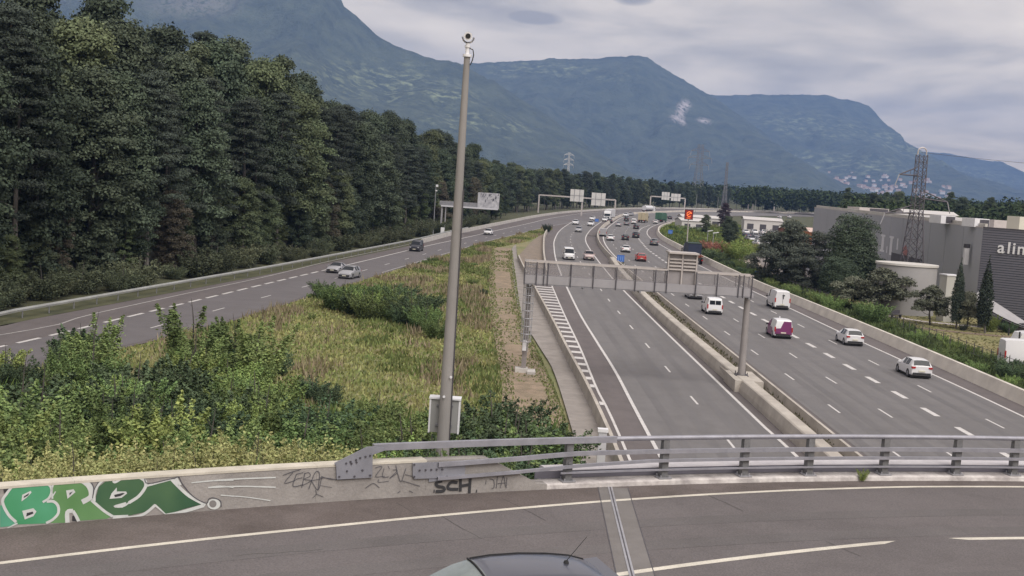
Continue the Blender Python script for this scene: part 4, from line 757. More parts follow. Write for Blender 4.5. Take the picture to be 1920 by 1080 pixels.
# ---------------------------------------------------------------- guard rail along the ramp
def guardrail(name, label, pts, step, m, z=.72):
    t = thing(name, label, 'guard rail'); S = arclen(pts); mb = MB(); mb.sweep([(x, y, 0) for x, y in pts], [(-.02, z - .16), (-.10, z - .10), (-.02, z), (-.10, z + .10), (-.02, z + .16), (.02, z)]); link('rail', mb, m, t)
    pm = None; s = 1; k = 0
    while s < S[-1] and k < 290:
        (x, y), a = at_s(pts, S, s)
        if pm is None: q = MB(); q.box((0, .09, z / 2), (.1, .06, z + .1)); pm = q.mesh('rail_post')
        o = link('rail_post', pm, M_galvd, t, loc=(x, y, 0), rz=a); s += step; k += 1
guardrail('guard_rail', 'long galvanised guard rail between the wooded verge and the ramp road', offset([p for p in RMPL if 40 < p[1] < 300], -.9), 4, mat('rail_galvanised', (.50, .51, .50), .5, .3, var=.2, vscale=.6))
vb = MB(); between(vb, offset([p for p in RMPL if 20 < p[1] < 900], -14), offset([p for p in RMPL if 20 < p[1] < 900], -.1), .0); struct('verge', vb, mat('forest_verge', (.095, .095, .05), .95, colr2=(.05, .055, .03), vscale=.4, bump=.5, bscale=4))
wall_run('roadside_wall', 'low pale concrete kerb wall along the outer edge of ramp and motorway below the forest', offset([p for p in RMPL if 232 < p[1] < 980], .0), [(-.25, 0), (-.2, .8), (.1, .8), (.2, 0)], seg=8, m=M_conc2)
# ---------------------------------------------------------------- big grey store
st = thing('store_building', 'long grey metal-clad store with white lettering on its dark end wall', 'building')
M_clad = mat('grey_cladding', (.39, .395, .43), .55, .1, var=.10, vscale=.08, spec=.3)
M_cladd = mat('dark_ribbed_cladding', (.16, .16, .195), .5, .15, var=.10, vscale=.1)
c0 = Vector((58.3, 153.1)); c1 = Vector((66.3, 274)); e1 = c0 + Vector((4.5, -3.0)).normalized() * 26; BH = 11.5
c2 = c1 + Vector((60, -4)); c3 = Vector((150, 150))
def wallq(a, b, z0, z1, nm, m, th=.25, par=st):
    d = (b - a).normalized(); n = Vector((-d.y, d.x)) * th; q = MB(); P = [a, b, b + n, a + n]; q.face([(*p, z0) for p in P]); q.face([(*p, z1) for p in P])
    for i in range(4): j = (i + 1) % 4; q.face([(*P[i], z0), (*P[j], z0), (*P[j], z1), (*P[i], z1)])
    return link(nm, q, m, par)
npan = 15
for i in range(npan):
    a = c0.lerp(c1, i / npan + .0005); b_ = c0.lerp(c1, (i + 1) / npan - .0005); wallq(a, b_, 0, BH, 'wall_panel', M_clad, -.25)
# dark end wall built of horizontal ribs
nr = 38
for i in range(nr):
    z0 = BH * i / nr; w_ = wallq(c0, e1, z0 + .03, z0 + BH / nr - .05, 'cladding_rib', M_cladd)
    wallq(c0 + Vector((.03, .06)), e1 + Vector((0, .06)), z0 - .06 if i else 0, z0 + .03, 'rib_joint', M_clad if False else mat('rib_joint', (.05, .052, .065), .6)) if i % 1 == 0 else None
q = MB(); q.face([(*c0, BH - .15), (*e1, BH - .15), (*c3, BH - .15), (*c2, BH - .15), (*c1, BH - .15)]); link('roof', q, mat('roof_pale', (.45, .43, .43), .8, var=.2, vscale=.1), st)
wallq(c0 + Vector((.4, .5)), c1 + Vector((.4, 0)), BH - .1, BH + .45, 'parapet', mat('parapet_pale', (.56, .54, .50), .7, var=.25, vscale=.3), -.3)
wallq(c0 - Vector((.03, .02)), c1, BH - .12, BH + .05, 'roof_edge', M_hand, -.3); wallq(c0 - Vector((.02, .05)), e1, BH - .1, BH + .06, 'roof_edge', M_dark, .3)
def roofbox(x, y, w, d, h, lab=None, m1=M_white, dark=True):
    t = thing('roof_unit', lab, 'ventilation unit', (x, y, BH - .1), .35); q = MB(); q.box((0, 0, h / 2), (w, d, h)); link('unit_case', q, m1, t)
    if dark: q = MB(); q.box((w * .16, -d / 2 - .02, h / 2), (w * .62, .06, h * .8)); link('intake_grille', q, M_dark, t)
roofbox(58.6, 169, 2.4, 2.4, 1.1, 'white roof unit with dark grille left of its twin on the store roof'); roofbox(58.9, 157.5, 2.3, 2.4, 1.1, 'white roof unit with dark grille nearest the store corner'); roofbox(64.5, 163, 4.6, 2.2, 1.0, 'long pale roof unit behind the dark end wall', M_hand, False); roofbox(63.5, 155, 2.0, 2.2, 1.7, 'tall cream roof unit at the right edge above the lettering', mat('cream_metal', (.55, .53, .46), .6), False); roofbox(70, 245, 7, 4, .95, 'wide pale roof unit at the far end of the store roof', M_hand, True)
# lettering on the end wall
dE = (e1 - c0).normalized(); nE = Vector((dE.y, -dE.x))
cu = bpy.data.curves.new('lettering', 'FONT'); rzE = math.atan2(dE.y, dE.x)
xk = 1.95
for chh, adv in (('a', .80), ('l', .42), ('i', .42), ('n', .86), ('e', .82)):
    cu = bpy.data.curves.new('letter', 'FONT'); cu.body = chh; cu.size = 2.02; cu.extrude = .06; cu.offset = .028
    tmp = bpy.data.objects.new('tmp', cu); me = bpy.data.meshes.new_from_object(tmp); bpy.data.objects.remove(tmp)
    p = c0 + dE * xk + nE * .1; o = link('letter', me, M_white, st, loc=(p.x, p.y, 8.5)); o.rotation_euler = (R_(90), 0, rzE); xk += adv * 1.40
# white letter forms and a red emblem on the long grey wall
dW = (c1 - c0).normalized(); nW = Vector((-dW.y, dW.x)); rzW = math.atan2(-dW.y, -dW.x)
def wpt(u, z, o=.04): p = c0 + dW * u + nW * o; return (p.x, p.y, z)
for i, (u, w, h0, h1) in enumerate(((67, 2.6, 5.9, 8.3), (62, 2.6, 5.6, 8.4), (58.3, 1.6, 6.3, 8.0), (52.8, 3.2, 5.4, 8.3), (49.4, 1.2, 5.4, 6.5), (46.8, 3.0, 5.2, 8.3), (42.6, 1.6, 6.3, 8.1))):
    q = MB(); wq = w * .28
    for a_, b_ in ((u - wq, u + wq), ): q.face([wpt(a_, h0), wpt(b_, h0), wpt(b_, h1), wpt(a_, h1)])
    if i in (1, 3, 5): q.face([wpt(u - w / 2, h1 - .35, .05), wpt(u + w / 2, h1 - .35, .05), wpt(u + w / 2, h1, .05), wpt(u - w / 2, h1, .05)])
    if i in (1, 3): q.face([wpt(u - w / 2, h0, .05), wpt(u + w / 2, h0, .05), wpt(u + w / 2, h0 + .35, .05), wpt(u - w / 2, h0 + .35, .05)])
    link('wall_letter', q.mesh('wall_letter', False), M_white, st)
q = MB(); q.face([wpt(38.6, 5.4), wpt(36.6, 5.3), wpt(35.8, 6.4), wpt(37.2, 7.4), wpt(38.8, 6.8)]); link('wall_emblem', q.mesh('wall_emblem', False), mat('emblem_red', (.38, .16, .15), .6), st)
q = MB(); q.face([wpt(27, 4.2, .06), wpt(46, 4.2, .06), wpt(46, 5.7, .06), wpt(27, 5.7, .06)]); link('strip_window', q.mesh('strip_window', False), M_dark, st)
q = MB(); q.box(((c0 + dW * 4 + nW * .5).x - .1, (c0 + dW * 4).y, 7.8), (.55, .55, 2.6)); link('flue', q, M_white, st); q = MB(); q.box(((c0 + dW * 4 + nW * .5).x - .1, (c0 + dW * 4).y, 8.9), (.62, .62, .5)); link('flue_collar', q, M_dark, st)
# low rotunda annex and box in front
an = thing('annex', 'low pale drum-shaped annex standing in front of the store behind the olive trees', 'building', (49.4, 153.6, 0))
q = MB(); n = 40; R0 = 3.75
for i in range(n):
    a, b_ = 2 * math.pi * i / n, 2 * math.pi * (i + 1) / n; c, s = (math.cos(a) * R0, math.sin(a) * R0 * .8), (math.cos(b_) * R0, math.sin(b_) * R0 * .8); q.face([(*c, 0), (*s, 0), (*s, 6.1), (*c, 6.1)])
link('drum_wall', q, mat('annex_render', (.34, .33, .34), .8, var=.12, vscale=.3), an, smooth=40)
q = MB(); q.tube((0, 0, 6.1), (0, 0, 6.35), R0 + .15, n=40); o = link('drum_rim', q, mat('annex_rim', (.56, .54, .52), .7, var=.1, vscale=.5), an); o.scale = (1, .8, 1)
bxx = thing('utility_block', 'narrow pale block between the drum annex and the taller cypress', 'building', (52.3, 146.2, 0), .2); q = MB(); q.box((0, 0, 2.8), (1.7, 1.6, 5.6)); link('block_wall', q, mat('block_render', (.47, .46, .43), .8, var=.12, vscale=.4), bxx); q = MB(); q.box((0, 0, 5.66), (1.85, 1.75, .14)); link('block_cap', q, M_white, bxx)
# pale curved canopy by the right edge
cpn = thing('canopy', 'low swooping grey canopy roof at the foot of the dark store wall', 'canopy', (57.2, 141.5, 0), -.55)
q = MB(); n = 14
for i in range(n):
    u, v = i / n, (i + 1) / n; f = lambda t: (-3.2 + 7.0 * t, 3.5 * (1 - t) ** 1.25 + .55); (x0, z0), (x1, z1) = f(u), f(v); w0 = 2.2 * math.sin(math.pi * (.15 + .8 * u)); w1 = 2.2 * math.sin(math.pi * (.15 + .8 * v))
    q.face([(x0, -w0, z0 * .8), (x1, -w1, z1 * .8), (x1, w1, z1), (x0, w0, z0)]); q.face([(x0, -w0, z0 * .8 - .18), (x0, w0, z0 - .18), (x1, w1, z1 - .18), (x1, -w1, z1 * .8 - .18)])
link('canopy_shell', q, mat('canopy_grey', (.36, .35, .37), .7, var=.15, vscale=.7), cpn, smooth=60); q = MB(); q.box((0, 0, .5), (5, 2.4, 1.0)); link('canopy_base', q, M_dark, cpn)
# small industrial buildings and stalls beyond the trees
def shed(nm, lab, x, y, w, d, h, mw_, mr_, rz=0):
    t = thing(nm, lab, 'building', (x, y, 0), rz); q = MB(); q.box((0, 0, h / 2), (w, d, h)); wl__ = link('wall', q, mw_, t)
    q = MB(); q.face([(-w / 2 - .3, -d / 2 - .3, h), (w / 2 + .3, -d / 2 - .3, h), (w / 2 + .3, 0, h + .9), (-w / 2 - .3, 0, h + .9)]); q.face([(w / 2 + .3, d / 2 + .3, h), (-w / 2 - .3, d / 2 + .3, h), (-w / 2 - .3, 0, h + .9), (w / 2 + .3, 0, h + .9)]); q.face([(-w / 2, -d / 2, h), (-w / 2, d / 2, h), (-w / 2, 0, h + .9)]); q.face([(w / 2, -d / 2, h), (w / 2, d / 2, h), (w / 2, 0, h + .9)]); link('roof', q, mr_, t)
    k = max(1, int(w / 4))
    for i in range(k): q = MB(); q.box((-w / 2 + (i + .5) * w / k, -d / 2 - .03, h * .45), (w / k * .5, .06, h * .45)); link('window', q, M_dark, t)
cw, cr, co, cg_ = mat('shed_white', (.58, .56, .55), .7, var=.1, vscale=.3), mat('shed_roof_pale', (.52, .50, .50), .7, var=.1, vscale=.3), mat('shed_orange', (.50, .17, .07), .6, var=.15, vscale=.5), mat('shed_grey', (.27, .27, .30), .6, var=.1, vscale=.3)
shed('shed', 'low white flat building behind the purple tree at the far side of the car park', 68, 455, 15, 8, 3.2, cw, cr, .1)
shed('shed', 'white sheds left of the purple tree', 58, 410, 8, 7, 3.0, cw, cr, .2); shed('shed', 'pale pink-roofed hall right of the purple tree', 86, 430, 13, 12, 4.4, cw, cr, -.1)
shed('shed', 'small orange shop unit at the left end of the store', 84, 342, 7, 6, 4.0, co, cw, .1); shed('shed', 'long low orange and grey hall touching the far end of the store', 73.5, 288, 11, 8, 5.6, co, mat('shed_roof_pinkish', (.55, .42, .38), .7), .05)
shed('shed', 'cream unit with dark doors between the two orange shops', 93, 345, 6, 5, 4.6, cw, cr, 0); shed('shed', 'grey low annex with pale roof in front of the store far end', 57.0, 232, 12, 8, 3.6, cg_, mat('shed_roof_blue', (.38, .38, .44), .6), -.5)
shed('shed', 'small dark brick hut with red roof beside the parked cars', 84, 372, 7, 5, 3.2, mat('brick_brown', (.20, .11, .08), .8), mat('tile_red', (.28, .10, .07), .8), .3)
shed('shed', 'white gabled unit on the horizon above the store roof', 110, 330, 14, 8, 11.2, cw, cr, 0)
# ---------------------------------------------------------------- pylons
def lattice(mb, P, Q, w0, w1, nb, r, mi=0):
    """square lattice between heights P and Q"""
    for k in range(nb):
        z0, z1 = P + (Q - P) * k / nb, P + (Q - P) * (k + 1) / nb; a, b = (w0 + (w1 - w0) * k / nb) / 2, (w0 + (w1 - w0) * (k + 1) / nb) / 2; C0 = [(-a, -a), (a, -a), (a, a), (-a, a)]; C1 = [(-b, -b), (b, -b), (b, b), (-b, b)]
        for i in range(4):
            j = (i + 1) % 4; mb.tube((*C0[i], z0), (*C1[i], z1), r, n=4, caps=False); mb.tube((*C0[i], z0), (*C1[j], z1), r * .55, n=3, caps=False); mb.tube((*C0[j], z0), (*C1[i], z1), r * .55, n=3, caps=False)
            if k % 2 == 0: mb.tube((*C1[i], z1), (*C1[j], z1), r * .6, n=3, caps=False)
def pylon(lab, x, y, H, w, m, arms, rz=0, head=False, r=.09):
    t = thing('pylon', lab, 'pylon', (x, y, 0), rz); q = MB(); hb = H * .62; lattice(q, 0, hb, w, w * .42, 7, r); link('tower_legs', q, m, t); q = MB(); lattice(q, hb, H, w * .42, w * .36, 8, r * .8); link('tower_body', q, m, t)
    for z, s, Ln in arms:
        q = MB(); a = s * w * .2; e = (s * Ln, 0, z + .06 * Ln * (-1 if Ln > w else 0)); q.tube((a, -.4, z), e, r, n=4); q.tube((a, .4, z), e, r, n=4); q.tube((a, 0, z + H * .05), e, r, n=4)
        for f in (.35, .7): q.tube((a + (e[0] - a) * f, 0, z + (e[2] - z) * f), (a + (e[0] - a) * f * .9, 0, z + H * .05 * (1 - f)), r * .5, n=3)
        arm = link('cross_arm', q, m, t); q = MB(); q.tube(e, (e[0] + s * .5, 0, e[2] - H * .075), r * .9, n=5); link('insulator', q, M_galv, arm)
    if head:
        q = MB()
        for i in range(8): a_ = math.pi * i / 8; b_ = math.pi * (i + 1) / 8; q.tube((math.cos(a_) * .6, 0, H + .4 + math.sin(a_) * .55), (math.cos(b_) * .6, 0, H + .4 + math.sin(b_) * .55), .09, n=5)
        q.tube((.6, 0, H), (.6, 0, H + .4), .09, n=5); q.tube((-.6, 0, H), (-.6, 0, H + .4), .09, n=5); link('pylon_head', q, M_hand, t)
M_pyl = mat('pylon_steel', (.13, .12, .14), .6, .3, var=.3, vscale=.5)
pylon('near lattice electricity pylon rising in front of the drum annex', 53.5, 164.5, 20.4, 3.1, M_pyl, [(17.6, -1, 2.9), (14.6, 1, 4.2), (12.6, -1, 4.4)], .12, True, .08)
pylon('distant lattice pylon left of the thinner one above the treeline', 131, 900, 46, 9, mat('pylon_far', (.18, .18, .20), .7), [(41, -1, 7), (41, 1, 7), (36, -1, 9), (36, 1, 9), (31, -1, 7), (31, 1, 7)], .2, r=.15)
pylon('distant thin twin-mast pylon right of the first far one', 134.5, 800, 32, 3, mat('pylon_far', (.18, .18, .20), .7), [], .2, r=.15)
pylon('small pale pylon above the forest left of the far gantries', 59, 1500, 47, 4, mat('pylon_pale', (.50, .50, .52), .7), [(44, -1, 6), (44, 1, 6), (38, -1, 6), (38, 1, 6), (32, -1, 6), (32, 1, 6)], .2, r=.26)
# power line leaving the near pylon
q = MB(); pts = []
for i in range(24): u = i / 23; pts.append(Vector((53.4 + u * 120, 164.5 + u * 30, 20.7 + u * 6 - 10 * u * (1 - u))))
q.path(pts, .022, n=4); tag(link('power_line', q, M_dark), 'thin overhead wire running right from the head of the near pylon', 'power line')
# ---------------------------------------------------------------- vehicles
M_glass = mat('car_glass', (.02, .023, .028), .12, 0, spec=.22); M_tyre = mat('tyre', (.022, .022, .024), .85); M_rim = mat('rim', (.33, .33, .36), .4, .6)
M_lampr = mat('tail_lamp', (.35, .02, .02), .3); M_lampw = mat('head_lamp', (.55, .56, .60), .15, .2); M_plt = mat('number_plate', (.62, .60, .50), .5); M_trim = mat('black_trim', (.03, .03, .033), .6)
PAINT = {}
def paint(nm, c, metal=0., rough=.3):
    if nm not in PAINT: PAINT[nm] = mat('paint_' + nm, c, rough, metal, spec=.45, coat=.12)
    return PAINT[nm]
WHT = paint('white', (.66, .66, .69)); SIL = paint('silver', (.36, .36, .39), .3); GRY = paint('grey', (.17, .17, .19), .3); DRK = paint('dark', (.035, .037, .05), .2); BLU = paint('dark_blue', (.03, .04, .09), .2); RED = paint('red', (.42, .06, .055)); PNK = paint('champagne', (.42, .33, .33), .2); PUR = paint('purple', (.17, .035, .125))
# station: x, zlow, zmid, zbelt, zroof, wlow, wbelt, wroof ; segment kind to the NEXT station: B body, W windscreen, S side glass, R rear glass
SPEC = {
 'hatchback': dict(L=4.15, st=[(2.06, .30, .48, .60, .62, .62, .60, .55, 'B'), (1.98, .20, .50, .70, .72, .80, .76, .70, 'B'), (1.75, .18, .52, .80, .83, .87, .83, .74, 'B'), (1.15, .18, .55, .90, .96, .88, .85, .76, 'B'), (.92, .18, .55, .93, 1.0, .88, .86, .76, 'W'), (.20, .18, .56, .95, 1.41, .88, .86, .60, 'S'), (-.45, .18, .56, .97, 1.46, .88, .86, .60, 'P'), (-.53, .18, .56, .97, 1.46, .88, .86, .60, 'S'), (-1.30, .18, .56, 1.0, 1.45, .88, .86, .60, 'B'), (-1.74, .20, .56, 1.02, 1.41, .87, .84, .60, 'R'), (-1.99, .25, .56, .99, 1.02, .85, .81, .68, 'B'), (-2.06, .32, .55, .92, .95, .80, .77, .65, 'E')], wx=(1.28, -1.27), wr=.31),
 'saloon': dict(L=4.5, st=[(2.25, .30, .46, .58, .60, .62, .60, .55, 'B'), (2.15, .20, .48, .66, .69, .80, .76, .70, 'B'), (1.5, .18, .52, .80, .86, .89, .85, .76, 'B'), (1.0, .18, .54, .87, .93, .89, .86, .76, 'W'), (.25, .18, .55, .90, 1.36, .89, .86, .59, 'S'), (-.40, .18, .55, .92, 1.40, .89, .86, .59, 'P'), (-.48, .18, .55, .92, 1.40, .89, .86, .59, 'S'), (-1.15, .18, .55, .95, 1.33, .89, .86, .57, 'R'), (-1.75, .2, .55, .95, 1.0, .88, .84, .70, 'B'), (-2.15, .24, .55, .90, .95, .84, .78, .68, 'B'), (-2.25, .32, .5, .80, .82, .76, .70, .62, 'E')], wx=(1.38, -1.35), wr=.32),
 'suv': dict(L=4.4, st=[(2.18, .34, .55, .72, .74, .66, .62, .58, 'B'), (2.08, .24, .58, .86, .90, .84, .80, .72, 'B'), (1.6, .22, .62, .98, 1.02, .90, .86, .78, 'B'), (1.05, .22, .64, 1.04, 1.10, .91, .88, .78, 'W'), (.45, .22, .66, 1.06, 1.56, .91, .88, .64, 'S'), (-.35, .22, .66, 1.08, 1.62, .91, .88, .64, 'P'), (-.43, .22, .66, 1.08, 1.62, .91, .88, .64, 'S'), (-1.35, .22, .66, 1.12, 1.58, .91, .88, .62, 'B'), (-1.75, .24, .66, 1.14, 1.53, .90, .86, .60, 'R'), (-2.08, .3, .62, 1.06, 1.12, .87, .83, .70, 'B'), (-2.18, .36, .6, .98, 1.0, .80, .78, .68, 'E')], wx=(1.36, -1.32), wr=.35),
 'coupe': dict(L=4.3, st=[(2.15, .28, .42, .52, .54, .60, .56, .5, 'B'), (2.0, .18, .44, .62, .66, .80, .76, .68, 'B'), (1.3, .16, .48, .76, .82, .90, .86, .76, 'B'), (.85, .16, .5, .80, .86, .90, .86, .74, 'W'), (.1, .16, .5, .82, 1.24, .90, .86, .54, 'S'), (-.7, .16, .5, .86, 1.23, .91, .87, .52, 'R'), (-1.6, .18, .5, .88, .95, .90, .85, .66, 'B'), (-2.0, .22, .48, .80, .84, .84, .78, .66, 'B'), (-2.12, .3, .46, .7, .72, .76, .72, .6, 'E')], wx=(1.35, -1.25), wr=.32),
 'small_van': dict(L=4.2, st=[(2.10, .34, .52, .68, .70, .66, .62, .58, 'B'), (2.02, .22, .56, .82, .86, .84, .80, .72, 'B'), (1.55, .20, .6, .96, 1.0, .90, .86, .78, 'B'), (1.2, .20, .62, 1.02, 1.10, .91, .88, .78, 'W'), (.62, .20, .64, 1.06, 1.66, .91, .89, .70, 'S'), (-.2, .20, .64, 1.08, 1.80, .91, .89, .72, 'B'), (-.9, .20, .64, 1.10, 1.82, .91, .89, .73, 'B'), (-1.7, .22, .64, 1.10, 1.81, .91, .89, .73, 'B'), (-2.02, .24, .62, 1.08, 1.77, .89, .87, .72, 'B'), (-2.10, .3, .62, 1.06, 1.66, .86, .84, .69, 'E')], wx=(1.36, -1.32), wr=.33),
 'panel_van': dict(L=5.1, st=[(2.55, .34, .56, .76, .78, .72, .68, .62, 'B'), (2.45, .24, .6, .95, .98, .90, .84, .76, 'B'), (2.0, .22, .66, 1.10, 1.14, .95, .90, .80, 'W'), (1.25, .22, .7, 1.18, 1.86, .96, .93, .76, 'S'), (.5, .22, .7, 1.2, 1.98, .96, .94, .79, 'B'), (-.5, .22, .7, 1.2, 2.02, .96, .94, .80, 'B'), (-1.6, .22, .7, 1.2, 2.02, .96, .94, .80, 'B'), (-2.40, .24, .7, 1.2, 2.0, .95, .93, .79, 'B'), (-2.55, .32, .7, 1.2, 1.92, .92, .90, .76, 'E')], wx=(1.6, -1.55), wr=.34),
}
def car_proto(kind):
    S = SPEC[kind]; st = S['st']; L_ = S['L']; body, ws, rw, sg = MB(), MB(), MB(), {1: MB(), -1: MB()}
    def ring(s):
        x, zl, zm, zb, zr, wl, wb, wr = s[:8]; cr = .035
        h = [(wl * .86, zl), (wl, zl + .10), (wl * 1.01, zm), (wb, zb), (wr, zr), (wr * .72, zr + cr * .8), (0, zr + cr * 1.3)]
        return [(x, y, z) for y, z in h], [(x, -y, z) for y, z in h]
    for s, s2 in zip(st, st[1:]):
        for sd in (0, 1):
            a, b = ring(s)[sd], ring(s2)[sd]; sg_ = 1 if sd == 0 else -1
            for i in range(6):
                tgt = body; kd = s[8]
                if kd == 'W' and i >= 4: tgt = ws
                if kd == 'R' and i >= 4: tgt = rw
                if kd == 'S' and i == 3: tgt = sg[sg_]
                if kd == 'W' and i == 3: tgt = sg[sg_] if kind in ('small_van', 'panel_van', 'suv', 'hatchback') and False else body
                q = [a[i], a[i + 1], b[i + 1], b[i]]
                tgt.face(q if sd == 0 else q[::-1])
            body.face([a[0], b[0], (b[0][0], 0, b[0][2]), (a[0][0], 0, a[0][2])])
    for s in (st[0], st[-1]):
        r, l = ring(s); body.face(r + [p for p in reversed(l)][1:])
    t = bpy.data.objects.new(kind, None); col.objects.link(t)
    o = link('body', body, WHT, t, smooth=38); o['_paint'] = 1
    link('windscreen', ws, M_glass, t, smooth=40)
    if rw.f: link('rear_window', rw, M_glass, t, smooth=40)
    else:
        xe = -L_ / 2 - .004; se = st[-1]; z0, z1, w = (se[3] + .08, se[4] - .06, se[7] - .06)
        if kind == 'small_van':
            for y0, y1 in ((-w, -.03), (.03, w)): q = MB(); q.box((xe, (y0 + y1) / 2, (z0 + z1) / 2), (.02, y1 - y0, z1 - z0)); link('rear_window', q, M_glass, t)
    for k in (1, -1):
        if sg[k].f: link('side_window', sg[k], M_glass, t, smooth=30)
    wr = S['wr']; wy = st[4][5] - .10
    tm = MB(); tm.tube((0, -.11, 0), (0, .11, 0), wr, n=18); tme = tm.mesh('tyre'); tme.shade_smooth(); tme.set_sharp_from_angle(angle=R_(40)); rm = MB(); rm.tube((0, -.118, 0), (0, .118, 0), wr * .62, n=14)
    for i in range(5): a = i * 2 * math.pi / 5; rm.box((math.cos(a) * wr * .3, 0, math.sin(a) * wr * .3), (wr * .5, .25, .05), ry=-a)
    rme = rm.mesh('rim')
    ar = MB(); ar.tube((0, -.02, 0), (0, .02, 0), wr + .06, n=18); arm = ar.mesh('wheel_arch')
    for x in S['wx']:
        for s in (1, -1):
            w = link('wheel', tme, M_tyre, t, loc=(x, s * wy, wr)); link('rim', rme, M_rim, w)
            link('wheel_arch', arm, M_trim, t, loc=(x, s * (st[4][5] - .012), wr + .02))
    f, b = st[1], st[-2]
    for s in (1, -1):
        q = MB(); q.box((f[0] + .0, s * f[5] * .76, f[3] - .09), (.16, .30, .15), rz=-s * .25); link('headlight', q, M_lampw, t)
        q = MB()
        if kind in ('small_van', 'panel_van'): q.box((st[-1][0] + .01, s * (b[5] - .07), st[-1][3] - .14), (.10, .13, .46))
        else: q.box((b[0] - .03, s * b[5] * .80, b[3] - .10), (.18, .30, .15), rz=s * .2)
        link('taillight', q, M_lampr, t)
        q = MB(); k = next(i for i, z in enumerate(st) if z[8] == 'W'); q.box((st[k][0] - .22, s * (st[k][6] + .10), st[k][3] + .06), (.12, .22, .14)); wm = link('wing_mirror', q, M_trim if 'van' in kind else WHT, t)
        if 'van' not in kind: wm['_paint'] = 1
    q = MB(); q.box((st[0][0] - .02, 0, st[0][1] + .12), (.10, 1.30, .22)); link('front_bumper', q, M_trim, t)
    q = MB(); q.box((st[-1][0] + .02, 0, st[-1][1] + .06), (.10, 1.45, .20)); link('rear_bumper', q, M_trim, t)
    q = MB(); q.box((st[0][0] + .02, 0, .42), (.05, .5, .11)); link('number_plate', q, M_plt, t); q = MB(); q.box((st[-1][0] - .035, 0, .62 if 'van' not in kind else .60), (.05, .5, .11)); link('number_plate', q, M_plt, t)
    q = MB(); q.box((0, 0, .155), (L_ * .93, 1.62, .15)); link('underside_shade', q, M_black, t)  # black underbody box, widened and set low to stand in for contact shadow
    return t
PROTO = {}
USED = set()
def car(kind, x, y, deg, m, label, cat, group=None, z=0., sc_=1.):
    first = kind not in PROTO
    if first: PROTO[kind] = car_proto(kind)
    o = PROTO[kind] if first else copy_tree(PROTO[kind])
    o.location = (x, y, z + .02); o.rotation_euler = (0, 0, R_(deg)); o.scale = (sc_,) * 3
    tag(o, label, cat, group or 'traffic on the motorway')
    def rec(c):
        if c.get('_paint') and c.data:
            c.material_slots[0].link = 'OBJECT'; c.material_slots[0].material = m
        for d in c.children: rec(d)
    rec(o); return o
TW = 180        # towards the camera
car('coupe', -22.9, 158.5, 81 + TW, SIL, 'low silver sports coupe leading the pair on the ramp road', 'car')
car('hatchback', -20.3, 151.5, 79 + TW, SIL, 'silver hatchback just behind the coupe, half hidden by the bushes', 'car')
car('small_van', -16.9, 210.3, 84 + TW, DRK, 'dark people carrier coming down the ramp left of the tall pole', 'car')
car('saloon', -6.3, 284, 83 + TW, WHT, 'white car on the ramp right of the tall pole, below the sprayed sign', 'car')
car('panel_van', 9.6, 215.4, 91 + TW, WHT, 'white van coming towards the gantry beside the champagne car', 'van')
car('suv', 13.3, 217.3, 89 + TW, PNK, 'champagne coloured car nearest the gantry on the oncoming carriageway', 'car')
car('hatchback', 17.0, 331.5, 84 + TW, SIL, 'silver car with lit looking headlamps following the white van', 'car')
car('suv', 18.6, 384.5, 82 + TW, WHT, 'white car in the outer lane behind the silver one', 'car')
car('suv', 23.3, 382, 80 + TW, WHT, 'white car beside the median wall, first of two in a line', 'car')
car('hatchback', 27.2, 439, 78 + TW, WHT, 'white car directly behind another white car beside the lorry', 'car')
car('suv', 46.0, 516.9, 72 + TW, WHT, 'left of two pale cars following the white lorry', 'car'); car('hatchback', 50.0, 538.2, 72 + TW, SIL, 'right of two pale cars following the white lorry', 'car')
car('hatchback', 31.5, 436, 78 + TW, WHT, 'small white car right in front of the white lorry', 'car')
for k, x, y, m, lab, c in (
 ('panel_van', 22.6, 316.5, SIL, 'silver van in the inner lane driving away', 'van'), ('saloon', 23.0, 295.8, WHT, 'white saloon driving away behind the silver van', 'car'), ('hatchback', 27.2, 303, DRK, 'dark hatchback left of the dashed slip lane line, beside the white saloon', 'car'),
 ('suv', 31.4, 319.5, DRK, 'dark car level with the silver van, middle of three dark cars by the right wall', 'car'), ('hatchback', 37.6, 383.5, DRK, 'dark car farthest of the three by the right wall', 'car'), ('suv', 32.5, 286, GRY, 'dark grey car nearest of the three by the right wall', 'car'),
 ('saloon', 22.7, 250, WHT, 'white saloon with dark rear window just beyond the gantry', 'car'), ('hatchback', 23.2, 223.8, RED, 'red hatchback driving away just beyond the gantry', 'car'),
 ('saloon', 32.4, 425, DRK, 'dark car close to the median at the start of the bend', 'car'), ('saloon', 33.0, 395, SIL, 'silver car driving away in the bend', 'car'), ('hatchback', 41.2, 460, DRK, 'dark car driving away at the start of the bend', 'car'), ('saloon', 37.0, 411, GRY, 'grey car driving away beside the small white van in the bend', 'car'),
 ('small_van', 41.3, 430.5, WHT, 'small white van in front of the beige lorry', 'van'), ('hatchback', 51.0, 449, WHT, 'small white car behind the green lorry', 'car'), ('saloon', 65.7, 525.5, DRK, 'dark car driving away right of the green lorry', 'car'),
 ('saloon', 23.2, 155.5, SIL, 'pale grey car passing under the gantry, its roof behind the mesh panels', 'car'), ('small_van', 22.8, 138.1, WHT, 'white small van with two rear windows left of the gantry column', 'van'),
 ('hatchback', 32.9, 117.5, WHT, 'white hatchback in the right lane behind the purple van', 'car'), ('hatchback', 33.1, 98.8, WHT, 'white hatchback nearest to the bridge in the right lane', 'car')):
    h = 90
    (px1, py1) = min(((math.hypot(p[0] - x, p[1] - y), i) for i, p in enumerate(MED))); i = py1; i = max(1, min(len(MED) - 2, i)); h = math.degrees(math.atan2(MED[i + 1][1] - MED[i - 1][1], MED[i + 1][0] - MED[i - 1][0]))
    car(k, x, y, h, m, lab, c)
